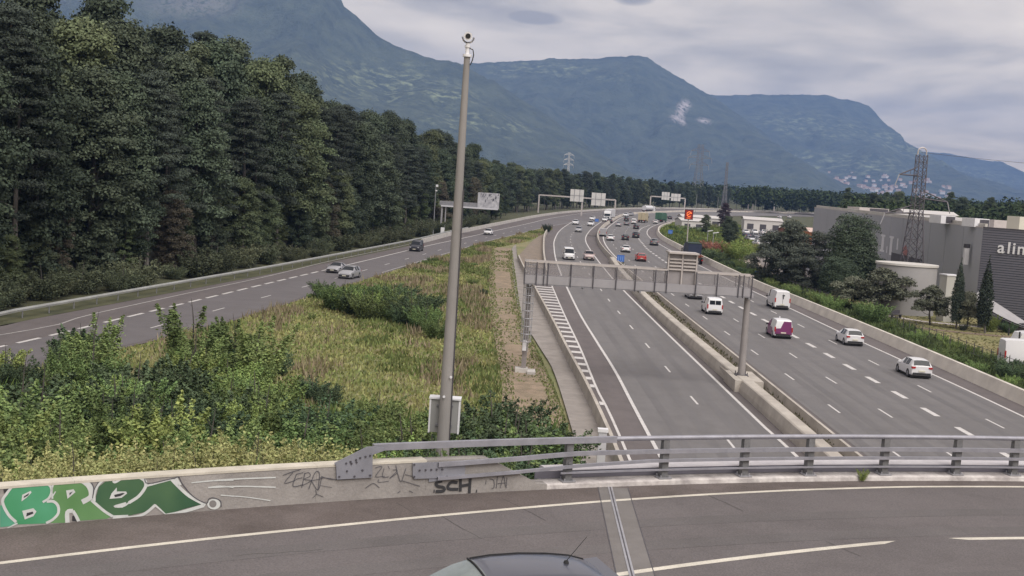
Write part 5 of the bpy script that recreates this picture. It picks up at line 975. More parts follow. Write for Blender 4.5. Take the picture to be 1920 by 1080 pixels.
o = car('panel_van', 32.7, 149.5, 90.5, WHT, 'tall white van with a dark mark on its rear door in the right lane', 'van'); o.scale = (1, 1, 1.12)
q = MB(); q.face([(-2.563, -.25, 1.5), (-2.563, .05, 1.5), (-2.563, .1, 1.62), (-2.563, -.2, 1.66)]); q.face([(-2.563, -.12, 1.2), (-2.563, .02, 1.16), (-2.563, .06, 1.5), (-2.563, -.1, 1.5)]); link('door_emblem', q, M_trim, o)
q = MB(); q.box((0, .955, .55), (3.9, .02, .16)); link('side_strip', q, M_trim, o); q = MB(); q.box((-2.55, .0, 1.1), (.03, .03, 1.4)); link('door_gap', q, M_trim, o)
o = car('small_van', 26.5, 119.6, 90, WHT, 'small white van with large purple panels driving away in the middle lane', 'van')
[bpy.data.objects.remove(c) for c in list(o.children) if c.name.startswith('rear_window')]
q = MB(); q.face([(-2.108, -.84, .42), (-2.108, .84, .42), (-2.108, .80, .98), (-2.108, .30, 1.02), (-2.108, .02, 1.70), (-2.108, -.70, 1.70)]); link('purple_door', q, PUR, o)
q = MB(); q.box((-.1, .915, .62), (2.1, .02, .74)); q.face([(-.1, .915, 1.0), (.95, .915, 1.0), (.6, .80, 1.5), (-.1, .78, 1.7)]); link('purple_panel', q, PUR, o); q = MB(); q.box((-2.12, .1, .62), (.06, 1.3, .22)); link('purple_bumper', q, PUR, o)
q = MB(); q.box((.1, 0, 1.90), (.15, .1, .12)); link('roof_beacon', q, M_white, o)
# lorries
def lorry(label, x, y, deg, cabm, boxm, Lb=8.0, W_=2.5, Hb=3.8, cab=True, kind='box', cat='lorry', zc=2.9):
    t = thing('lorry', label, cat, (x, y, .02), R_(deg), 'traffic on the motorway')
    q = MB(); q.box((0, 0, .85), (Lb + 2.4, 1.0, .3)); link('chassis', q, M_trim, t)
    c = MB(); xf = Lb / 2 + 2.2
    pr_ = [(xf, .5), (xf + .04, 1.3), (xf - .18, zc - .5), (xf - .5, zc + .25), (xf - 1.9, zc + .45), (xf - 1.9, .5)]
    for s in (-1, 1): c.face([(a, s * W_ / 2 * .98, b) for a, b in (pr_ if s > 0 else pr_[::-1])])
    for i in range(len(pr_)): j = (i + 1) % len(pr_); c.face([(pr_[i][0], -W_ * .49, pr_[i][1]), (pr_[j][0], -W_ * .49, pr_[j][1]), (pr_[j][0], W_ * .49, pr_[j][1]), (pr_[i][0], W_ * .49, pr_[i][1])])
    cb_ = link('cab', c, cabm, t); q = MB(); q.face([(xf + .03, -1.1, 1.45), (xf + .03, 1.1, 1.45), (xf - .14, 1.05, zc - .55), (xf - .14, -1.05, zc - .55)]); o = link('windscreen', q, M_glass, t)
    q = MB(); q.box((xf + .05, 0, .95), (.06, 1.5, .5)); link('grille', q, M_trim, t)
    for s in (-1, 1):
        q = MB(); q.box((xf + .05, s * .98, .72), (.08, .36, .2)); link('headlight', q, M_lampw, t); q = MB(); q.box((xf - .1, s * 1.42, 2.0), (.1, .2, .7)); link('wing_mirror', q, M_trim, t); q = MB(); q.box((-Lb / 2 - .2, s * 1.0, .8), (.08, .35, .2)); link('taillight', q, M_lampr, t)
        for xx in (xf - 1.0, -Lb / 2 + 1.3, -Lb / 2 + 2.6): q = MB(); q.tube((xx, s * 1.22, .5), (xx, s * .92, .5), .5, n=14); link('wheel', q, M_tyre, t)
    if kind == 'box': q = MB(); q.box((-.1, 0, (Hb + 1.05) / 2), (Lb, W_, Hb - 1.05)); link('cargo_box', q, boxm, t); q = MB(); q.box((-.1 - Lb / 2 - .02, 0, (Hb + 1.05) / 2), (.04, .05, Hb - 1.2)); link('door_gap', q, M_trim, t)
    if kind == 'tank': q = MB(); q.tube((-Lb / 2, 0, 2.2), (Lb / 2 - .2, 0, 2.2), 1.25, n=18); link('tank', q, boxm, t, smooth=40); q = MB(); q.box((0, 0, 3.45), (Lb * .7, .5, .12)); link('tank_walkway', q, M_galv, t)
    if kind == 'skip':
        q = MB(); q.box((1.4, 0, 2.4), (Lb * .55, W_, 2.4)); link('cargo_box', q, boxm, t); q = MB(); q.box((1.4, 0, 3.66), (Lb * .56, W_ * 1.02, .12)); link('cover', q, mat('dark_green_sheet', (.03, .05, .04), .8), t)
        q = MB(); q.box((-Lb * .32, 0, 1.1), (Lb * .42, W_, .2)); link('flat_bed', q, M_trim, t); rr = random.Random(8)
        q = MB()
        for _ in range(26): q.box((-Lb * .32 + rr.uniform(-1.7, 1.7), rr.uniform(-1, 1), 1.35 + rr.uniform(0, .35)), (rr.uniform(.3, .9), rr.uniform(.3, .8), rr.uniform(.15, .4)), rz=rr.uniform(0, 3))
        o = link('scrap_load', q, mat('rusty_load', (.24, .09, .055), .9, colr2=(.10, .05, .04), vscale=1.5), t); o['kind'] = 'stuff'
    return t
lorry('white articulated lorry with cab facing the bridge at the head of the far bend', 35.0, 461, 258, WHT, cw if False else mat('trailer_white', (.55, .55, .58), .5, var=.1, vscale=.4), Lb=11, Hb=3.9)
lorry('beige box lorry driving away in the bend beside the green lorry', 46.5, 452, 76, mat('lorry_beige', (.42, .36, .25), .6), mat('lorry_beige', (.42, .36, .25), .6), Lb=7, Hb=3.6)
lorry('green lorry driving away in the bend with open dark rear', 55.5, 473, 70, mat('lorry_green', (.05, .12, .08), .6), mat('lorry_green', (.05, .12, .08), .6, colr2=(.16, .18, .17), vscale=.6), Lb=7, Hb=3.6)
lorry('white tanker lorry on the far bend below the smaller portal gantry', 66.5, 625, 60, WHT, mat('tank_white', (.60, .60, .63), .4), Lb=9, kind='tank')
lorry('lorry with dark blue box and rusty scrap load behind the gantry sign box', 33.6, 229, 89.5, BLU, mat('blue_box', (.028, .038, .075), .5, var=.2, vscale=1), Lb=9, kind='skip')
# parked vehicles behind the retaining wall at the right edge
car('panel_van', 46.0, 106.2, -3, WHT, 'white van with long plain side parked in the grass at the right edge', 'van', 'vehicles parked behind the wall').scale = (1.1, 1.05, 1.32)
lorry('white box truck with slanted roof deflector parked behind the white van', 53.2, 117.5, 178, WHT, mat('trailer_white', (.55, .55, .58), .5), Lb=4.6, Hb=3.15, W_=2.2, zc=1.9)['group'] = 'vehicles parked behind the wall'
car('saloon', 44.9, 100.6, 160, GRY, 'grey car at the right edge in the shrubs in front of the parked van', 'car', 'vehicles parked behind the wall')
for s in (0,):
    pass
rr = random.Random(12); cl = [WHT, WHT, DRK, SIL, BLU, GRY, WHT, SIL]
nm_ = {WHT: 'white', DRK: 'black', SIL: 'silver', BLU: 'dark blue', GRY: 'grey'}
PK = []
for r_, (x0, y0, dx, dy, n, a) in enumerate(((60, 296, 2.9, 2.6, 7, 40), (63, 318, 3.0, 2.4, 8, 40), (66, 345, 3.0, 2.4, 8, 40), (70, 372, 3.1, 2.2, 8, 40), (76, 405, 3.2, 2.0, 7, 35))):
    for i in range(n):
        if rr.random() < .15: continue
        m = rr.choice(cl); car(rr.choice(['hatchback', 'suv', 'saloon', 'small_van']), x0 + i * dx, y0 + i * dy + rr.uniform(-.3, .3), a + (180 if rr.random() < .5 else 0) + 60, m, '%s vehicle parked in the crowded lot behind the purple tree and hedges' % nm_[m], 'car', 'cars in the car park')
for x, y, m in ((118, 560, WHT), (124, 575, SIL), (150, 700, WHT), (160, 720, WHT)): car('hatchback', x, y, 60, m, '%s car on the far bend above the light sign' % nm_[m], 'car')
# dark car on the bridge, cut by the lower edge of the picture
M_fg = mat('slate_blue_paint', (.085, .09, .12), .28, .35, spec=.5, coat=.4, var=.05, vscale=2)
fg = thing('near_car', 'slate blue hatchback on the bridge, only its roof and aerial above the lower edge', 'car', (.10, 17.32, DZ + .02), R_(180 + 18))
st = [(2.0, .25, .5, .64, .66, .70, .66, .6), (1.75, .2, .55, .80, .84, .86, .82, .74), (1.35, .2, .58, .92, .98, .87, .84, .76), (1.12, .2, .6, .95, 1.03, .88, .85, .77), (.85, .2, .6, .97, 1.20, .88, .86, .73), (.55, .2, .6, .98, 1.37, .88, .86, .66), (.30, .2, .6, .99, 1.46, .88, .86, .61), (.0, .2, .6, 1.0, 1.50, .88, .86, .60), (-.45, .2, .6, 1.0, 1.515, .88, .86, .60), (-.9, .2, .6, 1.02, 1.50, .88, .86, .59), (-1.25, .2, .6, 1.03, 1.465, .88, .86, .58), (-1.5, .22, .6, 1.05, 1.40, .87, .85, .56), (-1.62, .24, .6, 1.03, 1.30, .86, .84, .58), (-1.85, .28, .6, .98, 1.02, .84, .80, .68), (-1.95, .34, .6, .86, .88, .76, .74, .62)]
def fring(s):
    x, zl, zm, zb, zr, wl, wb, wr = s; z0 = zr - zb; half = [(wl * .86, zl), (wl, zl + .1), (wl * 1.01, zm), (wb, zb), ((wb * .3 + wr * .7), zb + z0 * .62), (wr, zr - .035), (wr * .93, zr + .004), (wr * .7, zr + .028), (wr * .35, zr + .042), (0, zr + .046)]
    return [(x, y, z) for y, z in half], [(x, -y, z) for y, z in half]
body, wsn, rwn, sgn = MB(), MB(), MB(), {0: MB(), 1: MB()}
for i, (s, s2) in enumerate(zip(st, st[1:])):
    for sd in (0, 1):
        a, b = fring(s)[sd], fring(s2)[sd]
        for k in range(9):
            t_ = body
            if 3 <= i <= 5 and k >= 6: t_ = wsn
            if 12 <= i <= 12 and k >= 5: t_ = rwn
            if 5 <= i <= 9 and k in (3, 4): t_ = sgn[sd]
            q = [a[k], a[k + 1], b[k + 1], b[k]]; t_.face(q if sd == 0 else q[::-1])
for s in (st[0], st[-1]): r, l = fring(s); body.face(r + l[::-1][1:])
link('body', body, M_fg, fg, smooth=50); link('windscreen', wsn, mat('windscreen_glass', (.22, .26, .26), .1, .1, var=.3, vscale=2, spec=.8), fg, smooth=50); link('rear_window', rwn, M_glass, fg)
for k in (0, 1): link('side_window', sgn[k], M_glass, fg, smooth=50)
q = MB(); wgap = [(.335, y, 1.452 + .044 * (1 - (abs(y) / .6) ** 2.2) + .012) for y in [-.58 + 1.16 * i / 12 for i in range(13)]]; q.path([Vector(p) for p in wgap], .016, n=5); link('roof_seal', q, M_black, fg)
q = MB()
for s in (-1, 1): q.path([Vector((x, s * y, z + .012)) for x, y, z in ((.3, .585, 1.455), (0, .575, 1.497), (-.45, .575, 1.512), (-.9, .565, 1.497), (-1.25, .555, 1.462), (-1.5, .53, 1.40))], .012, n=5)
link('roof_gutter', q, M_black, fg)
q = MB(); q.tube((-1.02, 0, 1.535), (-1.02, 0, 1.575), .045, .03, n=10); q.tube((-1.02, 0, 1.57), (-1.32, 0, 1.93), .007, .004, n=5); link('aerial', q, M_black, fg)
q = MB(); q.box((-1.60, 0, 1.42), (.22, 1.0, .03), ry=.12); link('spoiler', q, M_fg, fg)
wt = bpy.data.meshes['tyre']
for x in (1.25, -1.2):
    for s in (1, -1): link('wheel', wt, M_tyre, fg, loc=(x, s * .78, .31))
# ---------------------------------------------------------------- vegetation
def foliage(name, blobs, n, size, seed, flat_=1., up=.35, squash=1., fill=.25, droop=0.):
    """leaf-sized quads scattered through a cloud of lobes; blobs: (x, y, z, rx, rz)"""
    r = np.random.default_rng(seed); B = np.array(blobs, float); w = B[:, 3] ** 1.6 * B[:, 4]; w /= w.sum()
    k = r.choice(len(B), n, p=w); d = r.normal(size=(n, 3)); d /= np.linalg.norm(d, axis=1)[:, None]
    d[:, 2] = np.where(d[:, 2] < -.35, -d[:, 2] * .6, d[:, 2]); rad = 1 - fill * np.abs(r.normal(size=n)) + .10 * r.normal(size=n)
    c = B[k, :3] + d * rad[:, None] * np.stack([B[k, 3], B[k, 3], B[k, 4]], 1)
    nr = d + r.normal(size=(n, 3)) * .75; nr[:, 2] += up; nr /= np.linalg.norm(nr, axis=1)[:, None]
    t = np.cross(nr, r.normal(size=(n, 3))); t /= np.linalg.norm(t, axis=1)[:, None] + 1e-9
    if droop: t[:, 2] -= droop; t /= np.linalg.norm(t, axis=1)[:, None]
    b = np.cross(nr, t); s = size * (.6 + .8 * r.random(n))[:, None]
    v = np.empty((n, 4, 3)); v[:, 0] = c - t * s * .5; v[:, 1] = c + b * s * .30 * squash; v[:, 2] = c + t * s * .5; v[:, 3] = c - b * s * .30 * squash
    me = bpy.data.meshes.new(name); me.vertices.add(4 * n); me.vertices.foreach_set('co', v.reshape(-1)); me.loops.add(4 * n); me.loops.foreach_set('vertex_index', np.arange(4 * n, dtype=np.int32))
    me.polygons.add(n); me.polygons.foreach_set('loop_start', np.arange(0, 4 * n, 4, dtype=np.int32)); me.update(calc_edges=True); return me
def sprays(name, stems, H, spread, per, size, seed, lean=.5, squash=1., z0=.12, thick=.35):
    """shrub made of many leaning, forking stems with leaves strung along them"""
    r = np.random.default_rng(seed); C = []; D = []
    for i in range(stems):
        a = r.uniform(0, 6.283); rad = spread * math.sqrt(r.random()) * .45; b0 = np.array([math.cos(a) * rad, math.sin(a) * rad, 0]); ln = r.uniform(.2, 1.) * lean; hh = H * (1 - .35 * rad / spread) * r.uniform(.55, 1.0)
        d = np.array([math.cos(a) * ln, math.sin(a) * ln, 1.]) * hh; u = z0 + (1 - z0) * r.random(per) ** .8; p = b0 + d * u[:, None]; p[:, :2] += (u ** 2)[:, None] * d[None, :2] * .35; p[:, 2] -= u ** 3 * hh * .12 * ln
        w = thick * np.sin(math.pi * (u * .88 + .08))[:, None]; off = r.normal(size=(per, 3)) * w * .42; C.append(p + off); D.append(off / (np.linalg.norm(off, axis=1)[:, None] + 1e-6))
    c = np.concatenate(C); dd = np.concatenate(D); n = len(c); nr = dd * .5 + r.normal(size=(n, 3)) * .6; nr[:, 2] += .55; nr /= np.linalg.norm(nr, axis=1)[:, None]
    t = np.cross(nr, r.normal(size=(n, 3))); t /= np.linalg.norm(t, axis=1)[:, None] + 1e-9; b = np.cross(nr, t); s = size * (.5 + r.random(n))[:, None]
    v = np.empty((n, 4, 3)); v[:, 0] = c - t * s * .5; v[:, 1] = c + b * s * .30 * squash; v[:, 2] = c + t * s * .5; v[:, 3] = c - b * s * .30 * squash
    me = bpy.data.meshes.new(name); me.vertices.add(4 * n); me.vertices.foreach_set('co', v.reshape(-1)); me.loops.add(4 * n); me.loops.foreach_set('vertex_index', np.arange(4 * n, dtype=np.int32)); me.polygons.add(n); me.polygons.foreach_set('loop_start', np.arange(0, 4 * n, 4, dtype=np.int32)); me.update(calc_edges=True); return me
def leafmat(nm, c, c2, island=.26, vs=.22, objr=.30):
    m = mat(nm, c, .75, colr2=c2, vscale=vs, island=island, objrand=objr, spec=.2)
    return m
L_dark = leafmat('leaf_dark', (.074, .096, .062), (.048, .064, .045), island=.2, vs=.22); L_pine = leafmat('needle_dark', (.062, .077, .058), (.040, .050, .042), island=.2, vs=.22); L_mid = leafmat('leaf_mid', (.096, .120, .068), (.062, .080, .050), island=.2, vs=.22); L_light = leafmat('leaf_light', (.120, .145, .078), (.080, .100, .056), island=.2, vs=.22)
L_bush = leafmat('leaf_bush', (.185, .25, .09), (.095, .14, .055), vs=.7, objr=.38); L_bush2 = leafmat('leaf_bush_bright', (.26, .32, .105), (.135, .19, .065), vs=.8, objr=.34); L_bushd = leafmat('leaf_bush_deep', (.095, .140, .072), (.052, .082, .045), vs=.8, objr=.34)
L_yel = leafmat('leaf_yellow_weed', (.38, .37, .17), (.22, .25, .10), vs=1.6, objr=.2); L_olive = leafmat('leaf_olive', (.17, .18, .135), (.11, .12, .085)); L_cyp = leafmat('leaf_cypress', (.050, .066, .050), (.034, .046, .036)); L_red = leafmat('leaf_red', (.36, .19, .13), (.22, .11, .08), vs=1); L_purp = leafmat('leaf_purple', (.062, .042, .055), (.04, .03, .04)); L_yt = leafmat('leaf_yellow_green', (.28, .32, .10), (.15, .19, .06)); L_grey = leafmat('leaf_grey_green', (.105, .120, .098), (.066, .076, .062)); L_under = leafmat('leaf_undergrowth', (.11, .125, .075), (.07, .082, .05))
LU1 = leafmat('leaf_understory_green', (.10, .125, .062), (.060, .078, .040)); LU2 = leafmat('leaf_understory_brown', (.115, .105, .075), (.07, .066, .05))
M_bark = mat('bark', (.095, .085, .078), .95, colr2=(.055, .05, .045), vscale=3, bump=.6, bscale=12, stretch=(1, 1, .2)); M_barkp = mat('bark_pale', (.17, .155, .145), .95, colr2=(.10, .09, .083), vscale=3, bump=.5, bscale=12, stretch=(1, 1, .2))
def trunk_mesh(H, r, seed, limbs=9, z0=.3, bend=.3, spread=.22):
    rr = random.Random(seed); q = MB(); P = []; n = 7
    for i in range(n + 1): u = i / n; P.append(Vector((bend * math.sin(u * 3 + seed), bend * math.cos(u * 2.3 + seed) - bend * math.cos(seed), H * .95 * u)))
    for i in range(n): q.tube(P[i], P[i + 1], r * (1 - .85 * i / n), r * (1 - .85 * (i + 1) / n), n=8, caps=False)
    for k in range(limbs):
        u = z0 + (1 - z0) * (k + rr.random()) / limbs * .9; i = min(n - 1, int(u * n)); p = P[i].lerp(P[i + 1], u * n - i); a = rr.uniform(0, 6.28); Ln = H * spread * (1.15 - u) * rr.uniform(.7, 1.2); e = p + Vector((math.cos(a) * Ln, math.sin(a) * Ln, Ln * rr.uniform(.3, .9))); m_ = p.lerp(e, .5) + Vector((0, 0, -.08 * Ln))
        rb = r * (1 - .85 * u) * .5; q.tube(p, m_, rb, rb * .7, n=5, caps=False); q.tube(m_, e, rb * .7, rb * .25, n=5, caps=False)
        for _ in range(2): e2 = m_ + Vector((rr.uniform(-1, 1), rr.uniform(-1, 1), rr.uniform(.1, 1))) * Ln * .45; q.tube(m_, e2, rb * .4, rb * .12, n=4, caps=False)
    return q.mesh('trunk', False)
def blobs_broad(H, w, seed, z0=.15, n=26, top=.25):
    rr = random.Random(seed); B = []
    for i in range(n):
        u = z0 + (1 - z0) * ((i + rr.random()) / n); env = w * (math.sin(math.pi * min(1, (u - z0) / (1 - z0) * .86 + .12)) ** .55) * (1 if u < .75 else 1 - (u - .75) * 1.5 * (1 - top)); a = i * 2.4 + rr.uniform(-.5, .5); d = env * rr.uniform(.25, .85); rb = w * rr.uniform(.18, .40)
        B.append((math.cos(a) * d, math.sin(a) * d, H * u - rb * .3, rb, rb * rr.uniform(.6, 1.0)))
    return B
def blobs_pine(H, w, seed, z0=.4, n=26):
    rr = random.Random(seed); B = []
    for i in range(n):
        u = z0 + (1 - z0) * ((i + .5) / n); env = w * (1.12 - (u - z0) / (1 - z0)) ** .7; a = i * 2.4; d = env * rr.uniform(.35, .95); B.append((math.cos(a) * d, math.sin(a) * d, H * u, w * rr.uniform(.24, .40), w * rr.uniform(.10, .17)))
    B.append((0, 0, H * .97, w * .18, w * .3)); return B
def blobs_spruce(H, w, seed):
    rr = random.Random(seed); B = []
    for i in range(30):
        u = .06 + .94 * i / 30; env = w * (1 - u) ** .85; m_ = max(2, int(5 * (1 - u) + 2))
        for k in range(m_): a = rr.uniform(0, 6.28); B.append((math.cos(a) * env * .6, math.sin(a) * env * .6, H * u, max(.18, env * .45), max(.25, H * .028)))
    return B
TREES = {}
def tree_kind(key, H, crown, lm, trunk, bm_): TREES[key] = (H, crown, lm, trunk, bm_)
for i in range(4): tree_kind('broad%d' % i, 20, foliage('crown', blobs_broad(20, 4.6, 10 + i, z0=.10 + .05 * i, n=60), 34000, .29, 20 + i), (L_dark, L_mid, L_dark, L_light)[i], trunk_mesh(20, .32, i, 10), M_bark)
for i in range(2): tree_kind('pine%d' % i, 22, foliage('crown', blobs_pine(22, 3.9, 30 + i, z0=.30 + .06 * i, n=46), 26000, .29, 40 + i, squash=.6), L_pine, trunk_mesh(22, .30, 50 + i, 14, .35, .25, .16), M_barkp)
for i in range(2): tree_kind('poplar%d' % i, 22, foliage('crown', blobs_broad(22, 3.1, 60 + i, z0=.08, n=54, top=.1), 28000, .28, 62 + i), (L_mid, L_light)[i], trunk_mesh(22, .28, 64 + i, 8, .2, .2, .14), M_bark)
tree_kind('spruce', 20, foliage('crown', blobs_spruce(20, 3.4, 70), 24000, .28, 71, squash=.6, droop=.3), L_pine, trunk_mesh(20, .25, 72, 3), M_bark)
_first = {}
def tree(key, x, y, h, label, group, z=0., wsc=1., cat='tree', nm=None, rot=None, lm=None):
    H, cr, lm0, tr, bm_ = TREES[key]; s = h / H
    t = thing(nm or ('pine_tree' if 'pine' in key or 'spruce' in key else 'tree'), label, cat, (x, y, z), random.uniform(0, 6.28) if rot is None else rot, group); t.scale = (s * wsc, s * wsc, s)
    c = link('crown', cr, lm0, t); k = link('trunk', tr, bm_, t)
    if lm: c.material_slots[0].link = 'OBJECT'; c.material_slots[0].material = lm
    return t
rf = random.Random(21)
def stretch(y):
    for lim, w in ((95, 'near the left picture edge'), (125, 'above the long dashes'), (155, 'left of the silver coupe'), (190, 'above the silver coupe'), (235, 'behind the dark people carrier'), (280, 'behind the tall pole'), (345, 'right of the tall pole'), (430, 'behind the sprayed sign'), (540, 'left of the two-sign portal'), (660, 'behind the white lorry')):
        if y < lim: return w
    return 'along the far bend'
def Hof(y): 
    for (a, ha), (b, hb) in zip(FH, FH[1:]):
        if a <= y <= b: return ha + (hb - ha) * (y - a) / (b - a)
    return FH[-1][1]
FH = [(0, 31), (110, 31), (150, 32), (185, 33), (215, 30), (250, 26), (290, 27.5), (345, 26.5), (385, 24), (415, 19.5), (480, 19), (650, 20.5), (760, 19.5), (960, 17.5), (1300, 17)]
labs = {'broad0': 'tall dark broadleaf tree in the wood beside the ramp road', 'broad1': 'tall mid-green broadleaf tree in the wood beside the ramp road', 'broad2': 'dense dark tree in the wood beside the ramp road', 'broad3': 'pale green broadleaf tree in the wood beside the ramp road', 'pine0': 'dark pine with bare lower trunk in the wood beside the ramp road', 'pine1': 'high-crowned pine in the wood beside the ramp road', 'poplar0': 'narrow mid-green tree in the wood beside the ramp road', 'poplar1': 'narrow light green tree in the wood beside the ramp road', 'spruce': 'dark pointed spruce in the wood beside the ramp road'}
Sr = arclen(RMPL)
for row, (off, st_, hk) in enumerate(((-9.5, 7.2, .80), (-15.5, 7.6, .94), (-23, 8.5, 1.02))):
    s = 14 + row * 2
    while s < Sr[-1] - 5:
        (x, y), a = at_s(RMPL, Sr, s); nx_, ny_ = math.sin(a), -math.cos(a); x += nx_ * off + rf.uniform(-1.5, 1.5); y += ny_ * off + rf.uniform(-2, 2)
        if y > 520 and row > 1: s += 30; continue
        key = rf.choice(['broad0', 'broad1', 'broad2', 'broad0', 'pine0', 'pine1', 'poplar0', 'spruce', 'broad3', 'broad2'] if row else ['broad0', 'pine0', 'broad2', 'pine1', 'broad1', 'pine0', 'broad3', 'pine1'])
        if y < 150 and row == 0 and rf.random() < .5: key = rf.choice(['pine0', 'pine1'])
        h = Hof(y) * hk * rf.uniform(.84, 1.0) * (.94 if row == 0 else 1)
        if 'spruce' in key: h *= 1.03
        if row == 0 and y > 395: x -= 3.5; y += 1.5
        if y > 44: tree(key, x, y, h, labs[key].replace('in the wood beside the ramp road', '') + ('at the wood front ', 'behind the wood front ', 'deep in the wood ', 'at the wood back ')[row] + stretch(y), 'wood beside the ramp road', wsc=1.0 if h > 22 else 1.15)
        s += st_ * rf.uniform(.8, 1.2) * (1 if y < 420 else 1.35)
# undergrowth at the foot of the wood
s = 16
while s < Sr[-1] - 5:
    (x, y), a = at_s(RMPL, Sr, s); o_ = -rf.uniform(6.5, 10.5) - (3 if y > 395 else 0); x += math.sin(a) * o_; y += -math.cos(a) * o_; key = rf.choice(['broad0', 'broad1', 'broad3', 'broad2', 'poplar1'])
    if 44 < y < 430: tree(key, x, y, rf.uniform(5.5, 13) * (1 if y < 400 else .7), 'low tree filling the wood edge ' + stretch(y), 'understory at the wood edge', wsc=1.25, lm=rf.choice([None, None, LU1, LU2]))
    s += rf.uniform(3.6, 6.5) * (1 if y < 420 else 1.5)
TREES['shrub0'] = (3, sprays('crown', 46, 3.0, 1.6, 230, .105, 81, lean=.55, thick=.42), L_bush, trunk_mesh(3, .06, 82, 5, .1, .1, .3), M_bark)
TREES['shrub1'] = (3, sprays('crown', 34, 3.1, 1.3, 280, .10, 84, lean=.42, thick=.34), L_bush2, trunk_mesh(3, .06, 85, 5, .1, .1, .3), M_bark)
TREES['shrub2'] = (3, sprays('crown', 52, 2.9, 1.8, 210, .115, 87, lean=.65, thick=.45), L_bushd, trunk_mesh(3, .06, 88, 5, .1, .1, .3), M_bark)
TREES['weed'] = (1.6, sprays('crown', 90, 1.6, 1.1, 80, .055, 90, lean=.45, squash=.9, z0=.25, thick=.17), L_yel, trunk_mesh(1.6, .02, 91, 8, .1, .1, .3), M_bark)
TREES['sapling'] = (4.5, sprays('crown', 16, 4.5, 1.1, 480, .115, 93, lean=.26, thick=.36), L_bush, trunk_mesh(4.5, .05, 94, 8, .15, .15, .2), M_bark)
TREES['leafy'] = (3.4, sprays('crown', 36, 3.3, 1.6, 230, .15, 96, lean=.5, squash=1.2, thick=.42), L_bushd, trunk_mesh(3.4, .06, 97, 8, .1, .1, .3), M_bark)
s = 12
while s < 330:
    (x, y), a = at_s(RMPL, Sr, s); o_ = -rf.uniform(3.8, 7.5); x += math.sin(a) * o_; y += -math.cos(a) * o_
    if y > 44: tree(rf.choice(['shrub0', 'shrub2', 'shrub2', 'leafy']), x, y, rf.uniform(1.6, 4.2), 'undergrowth shrub at the foot of the wood ' + stretch(y), 'undergrowth behind the guard rail', cat='shrub', nm='shrub', lm=L_under, wsc=1.3)
    s += rf.uniform(2.2, 4.5)
# bushes between bridge and meadow
G_b = 'thicket below the bridge parapet'
lb = {'shrub0': 'mid-green bush in the thicket between parapet and meadow', 'shrub1': 'bright green bush in the thicket between parapet and meadow', 'shrub2': 'deep green bush in the thicket between parapet and meadow', 'leafy': 'large-leaved dark bush in the thicket between parapet and meadow', 'sapling': 'slender young tree from the thicket below the parapet', 'weed': 'pale yellow flowering weed just behind the parapet'}
rb = random.Random(33); cnt = 0
while cnt < 200:
    x = rb.uniform(-34, 4.5); y = rb.uniform(33, 82)
    d = math.hypot(x - 29.28, y + 36.9) - 71.0
    if d < 2.2: continue
    # outline of the thicket in plan
    ymax = 60 if x > -2 else (78 if x < -16 else 60 + (-2 - x) * 1.35)
    if y > ymax + rb.uniform(-3, 2): continue
    if x > -1.5 and y > 57: continue
    if x > 2.4: continue
    rl_ = xat(offset(RMPR, 2.2), y) if y > 42 else -60
    if x < rl_: continue
    key = rb.choice(['shrub0', 'shrub1', 'shrub1', 'shrub2', 'leafy', 'shrub0', 'sapling'] if x < -3 else ['shrub2', 'leafy', 'shrub0', 'shrub2'])
    h = rb.uniform(1.6, 3.7) * (1.25 if key == 'sapling' else 1) * (1.15 if x < -14 else 1) * (.8 if y > 68 else 1)
    if x > -8 and y > 55: h *= .75
    tree(key, x, y, h, lb[key].replace('in the thicket between parapet and meadow', '').replace('from the thicket below the parapet', '') + ('at the near side' if d < 12 else 'in the middle' if d < 28 else 'at the far side') + ' of the thicket ' + ('behind the big green letters' if x / y < -.33 else 'above the arrow of the graffiti' if x / y < -.24 else 'above the thin wall tags' if x / y < -.13 else 'left of the tall pole' if x / y < -.05 else 'right of the tall pole'), G_b, z=max(0, emb(x, y)) - .1, wsc=rb.uniform(.95, 1.35), cat='bush', nm='bush' if key != 'sapling' else 'young_tree'); cnt += 1
for x, y, h in ((-19.5, 74, 5.6), (-15.2, 73, 5.0), (-24.5, 72, 4.6), (-17.5, 77, 4.4)): tree('sapling', x, y, h, 'taller young tree sticking out above the thicket in front of the ramp road', G_b, wsc=1.5, cat='tree', nm='young_tree')
k = 0
while k < 150:
    a = rb.uniform(113.6, 124.5); o_ = rb.uniform(1.75, 4.8); x, y, _ = bp(a, o_)
    pale = noise.noise(Vector((a * .9, o_ * .35, 2.2))) > -.12 and a > 116.2
    key = 'weed' if pale and rb.random() < .8 else rb.choice(['shrub0', 'shrub2', 'shrub0']); h = rb.uniform(1.2, 2.5) if key == 'weed' else rb.uniform(1.0, 1.7)
    h -= 0 if o_ > 2 else .35
    where = ' behind the first green letters' if a > 122.3 else ' behind the round dark green letter' if a > 121.2 else ' behind the arrow of the graffiti' if a > 119.6 else ' behind the white spray streaks' if a > 118.2 else ' behind the bolted end plate' if a > 116.6 else ' behind the black tag near the pole'
    tree(key, x, y, h, ('pale yellow weed ' + ('close' if o_ < 3.2 else 'a little way') if key == 'weed' else 'low green bush ' + ('close' if o_ < 3.2 else 'a little way')) + where, 'weeds along the parapet', z=max(0, emb(x, y)) - .05, wsc=1.05, cat='weed' if key == 'weed' else 'shrub', nm='weed_clump' if key == 'weed' else 'shrub'); k += 1
for i in range(16): x = rb.uniform(-3.6, 1.6); y = rb.uniform(45, 58.5); tree(rb.choice(['shrub2', 'leafy', 'shrub2', 'shrub0']), x, y, rb.uniform(2.8, 4.4), 'deep green bush below the bridge between tall pole and gravel strip', 'bushes beside the gravel strip', z=max(0, emb(x, y)) - .1, wsc=1.1, cat='bush', nm='bush')
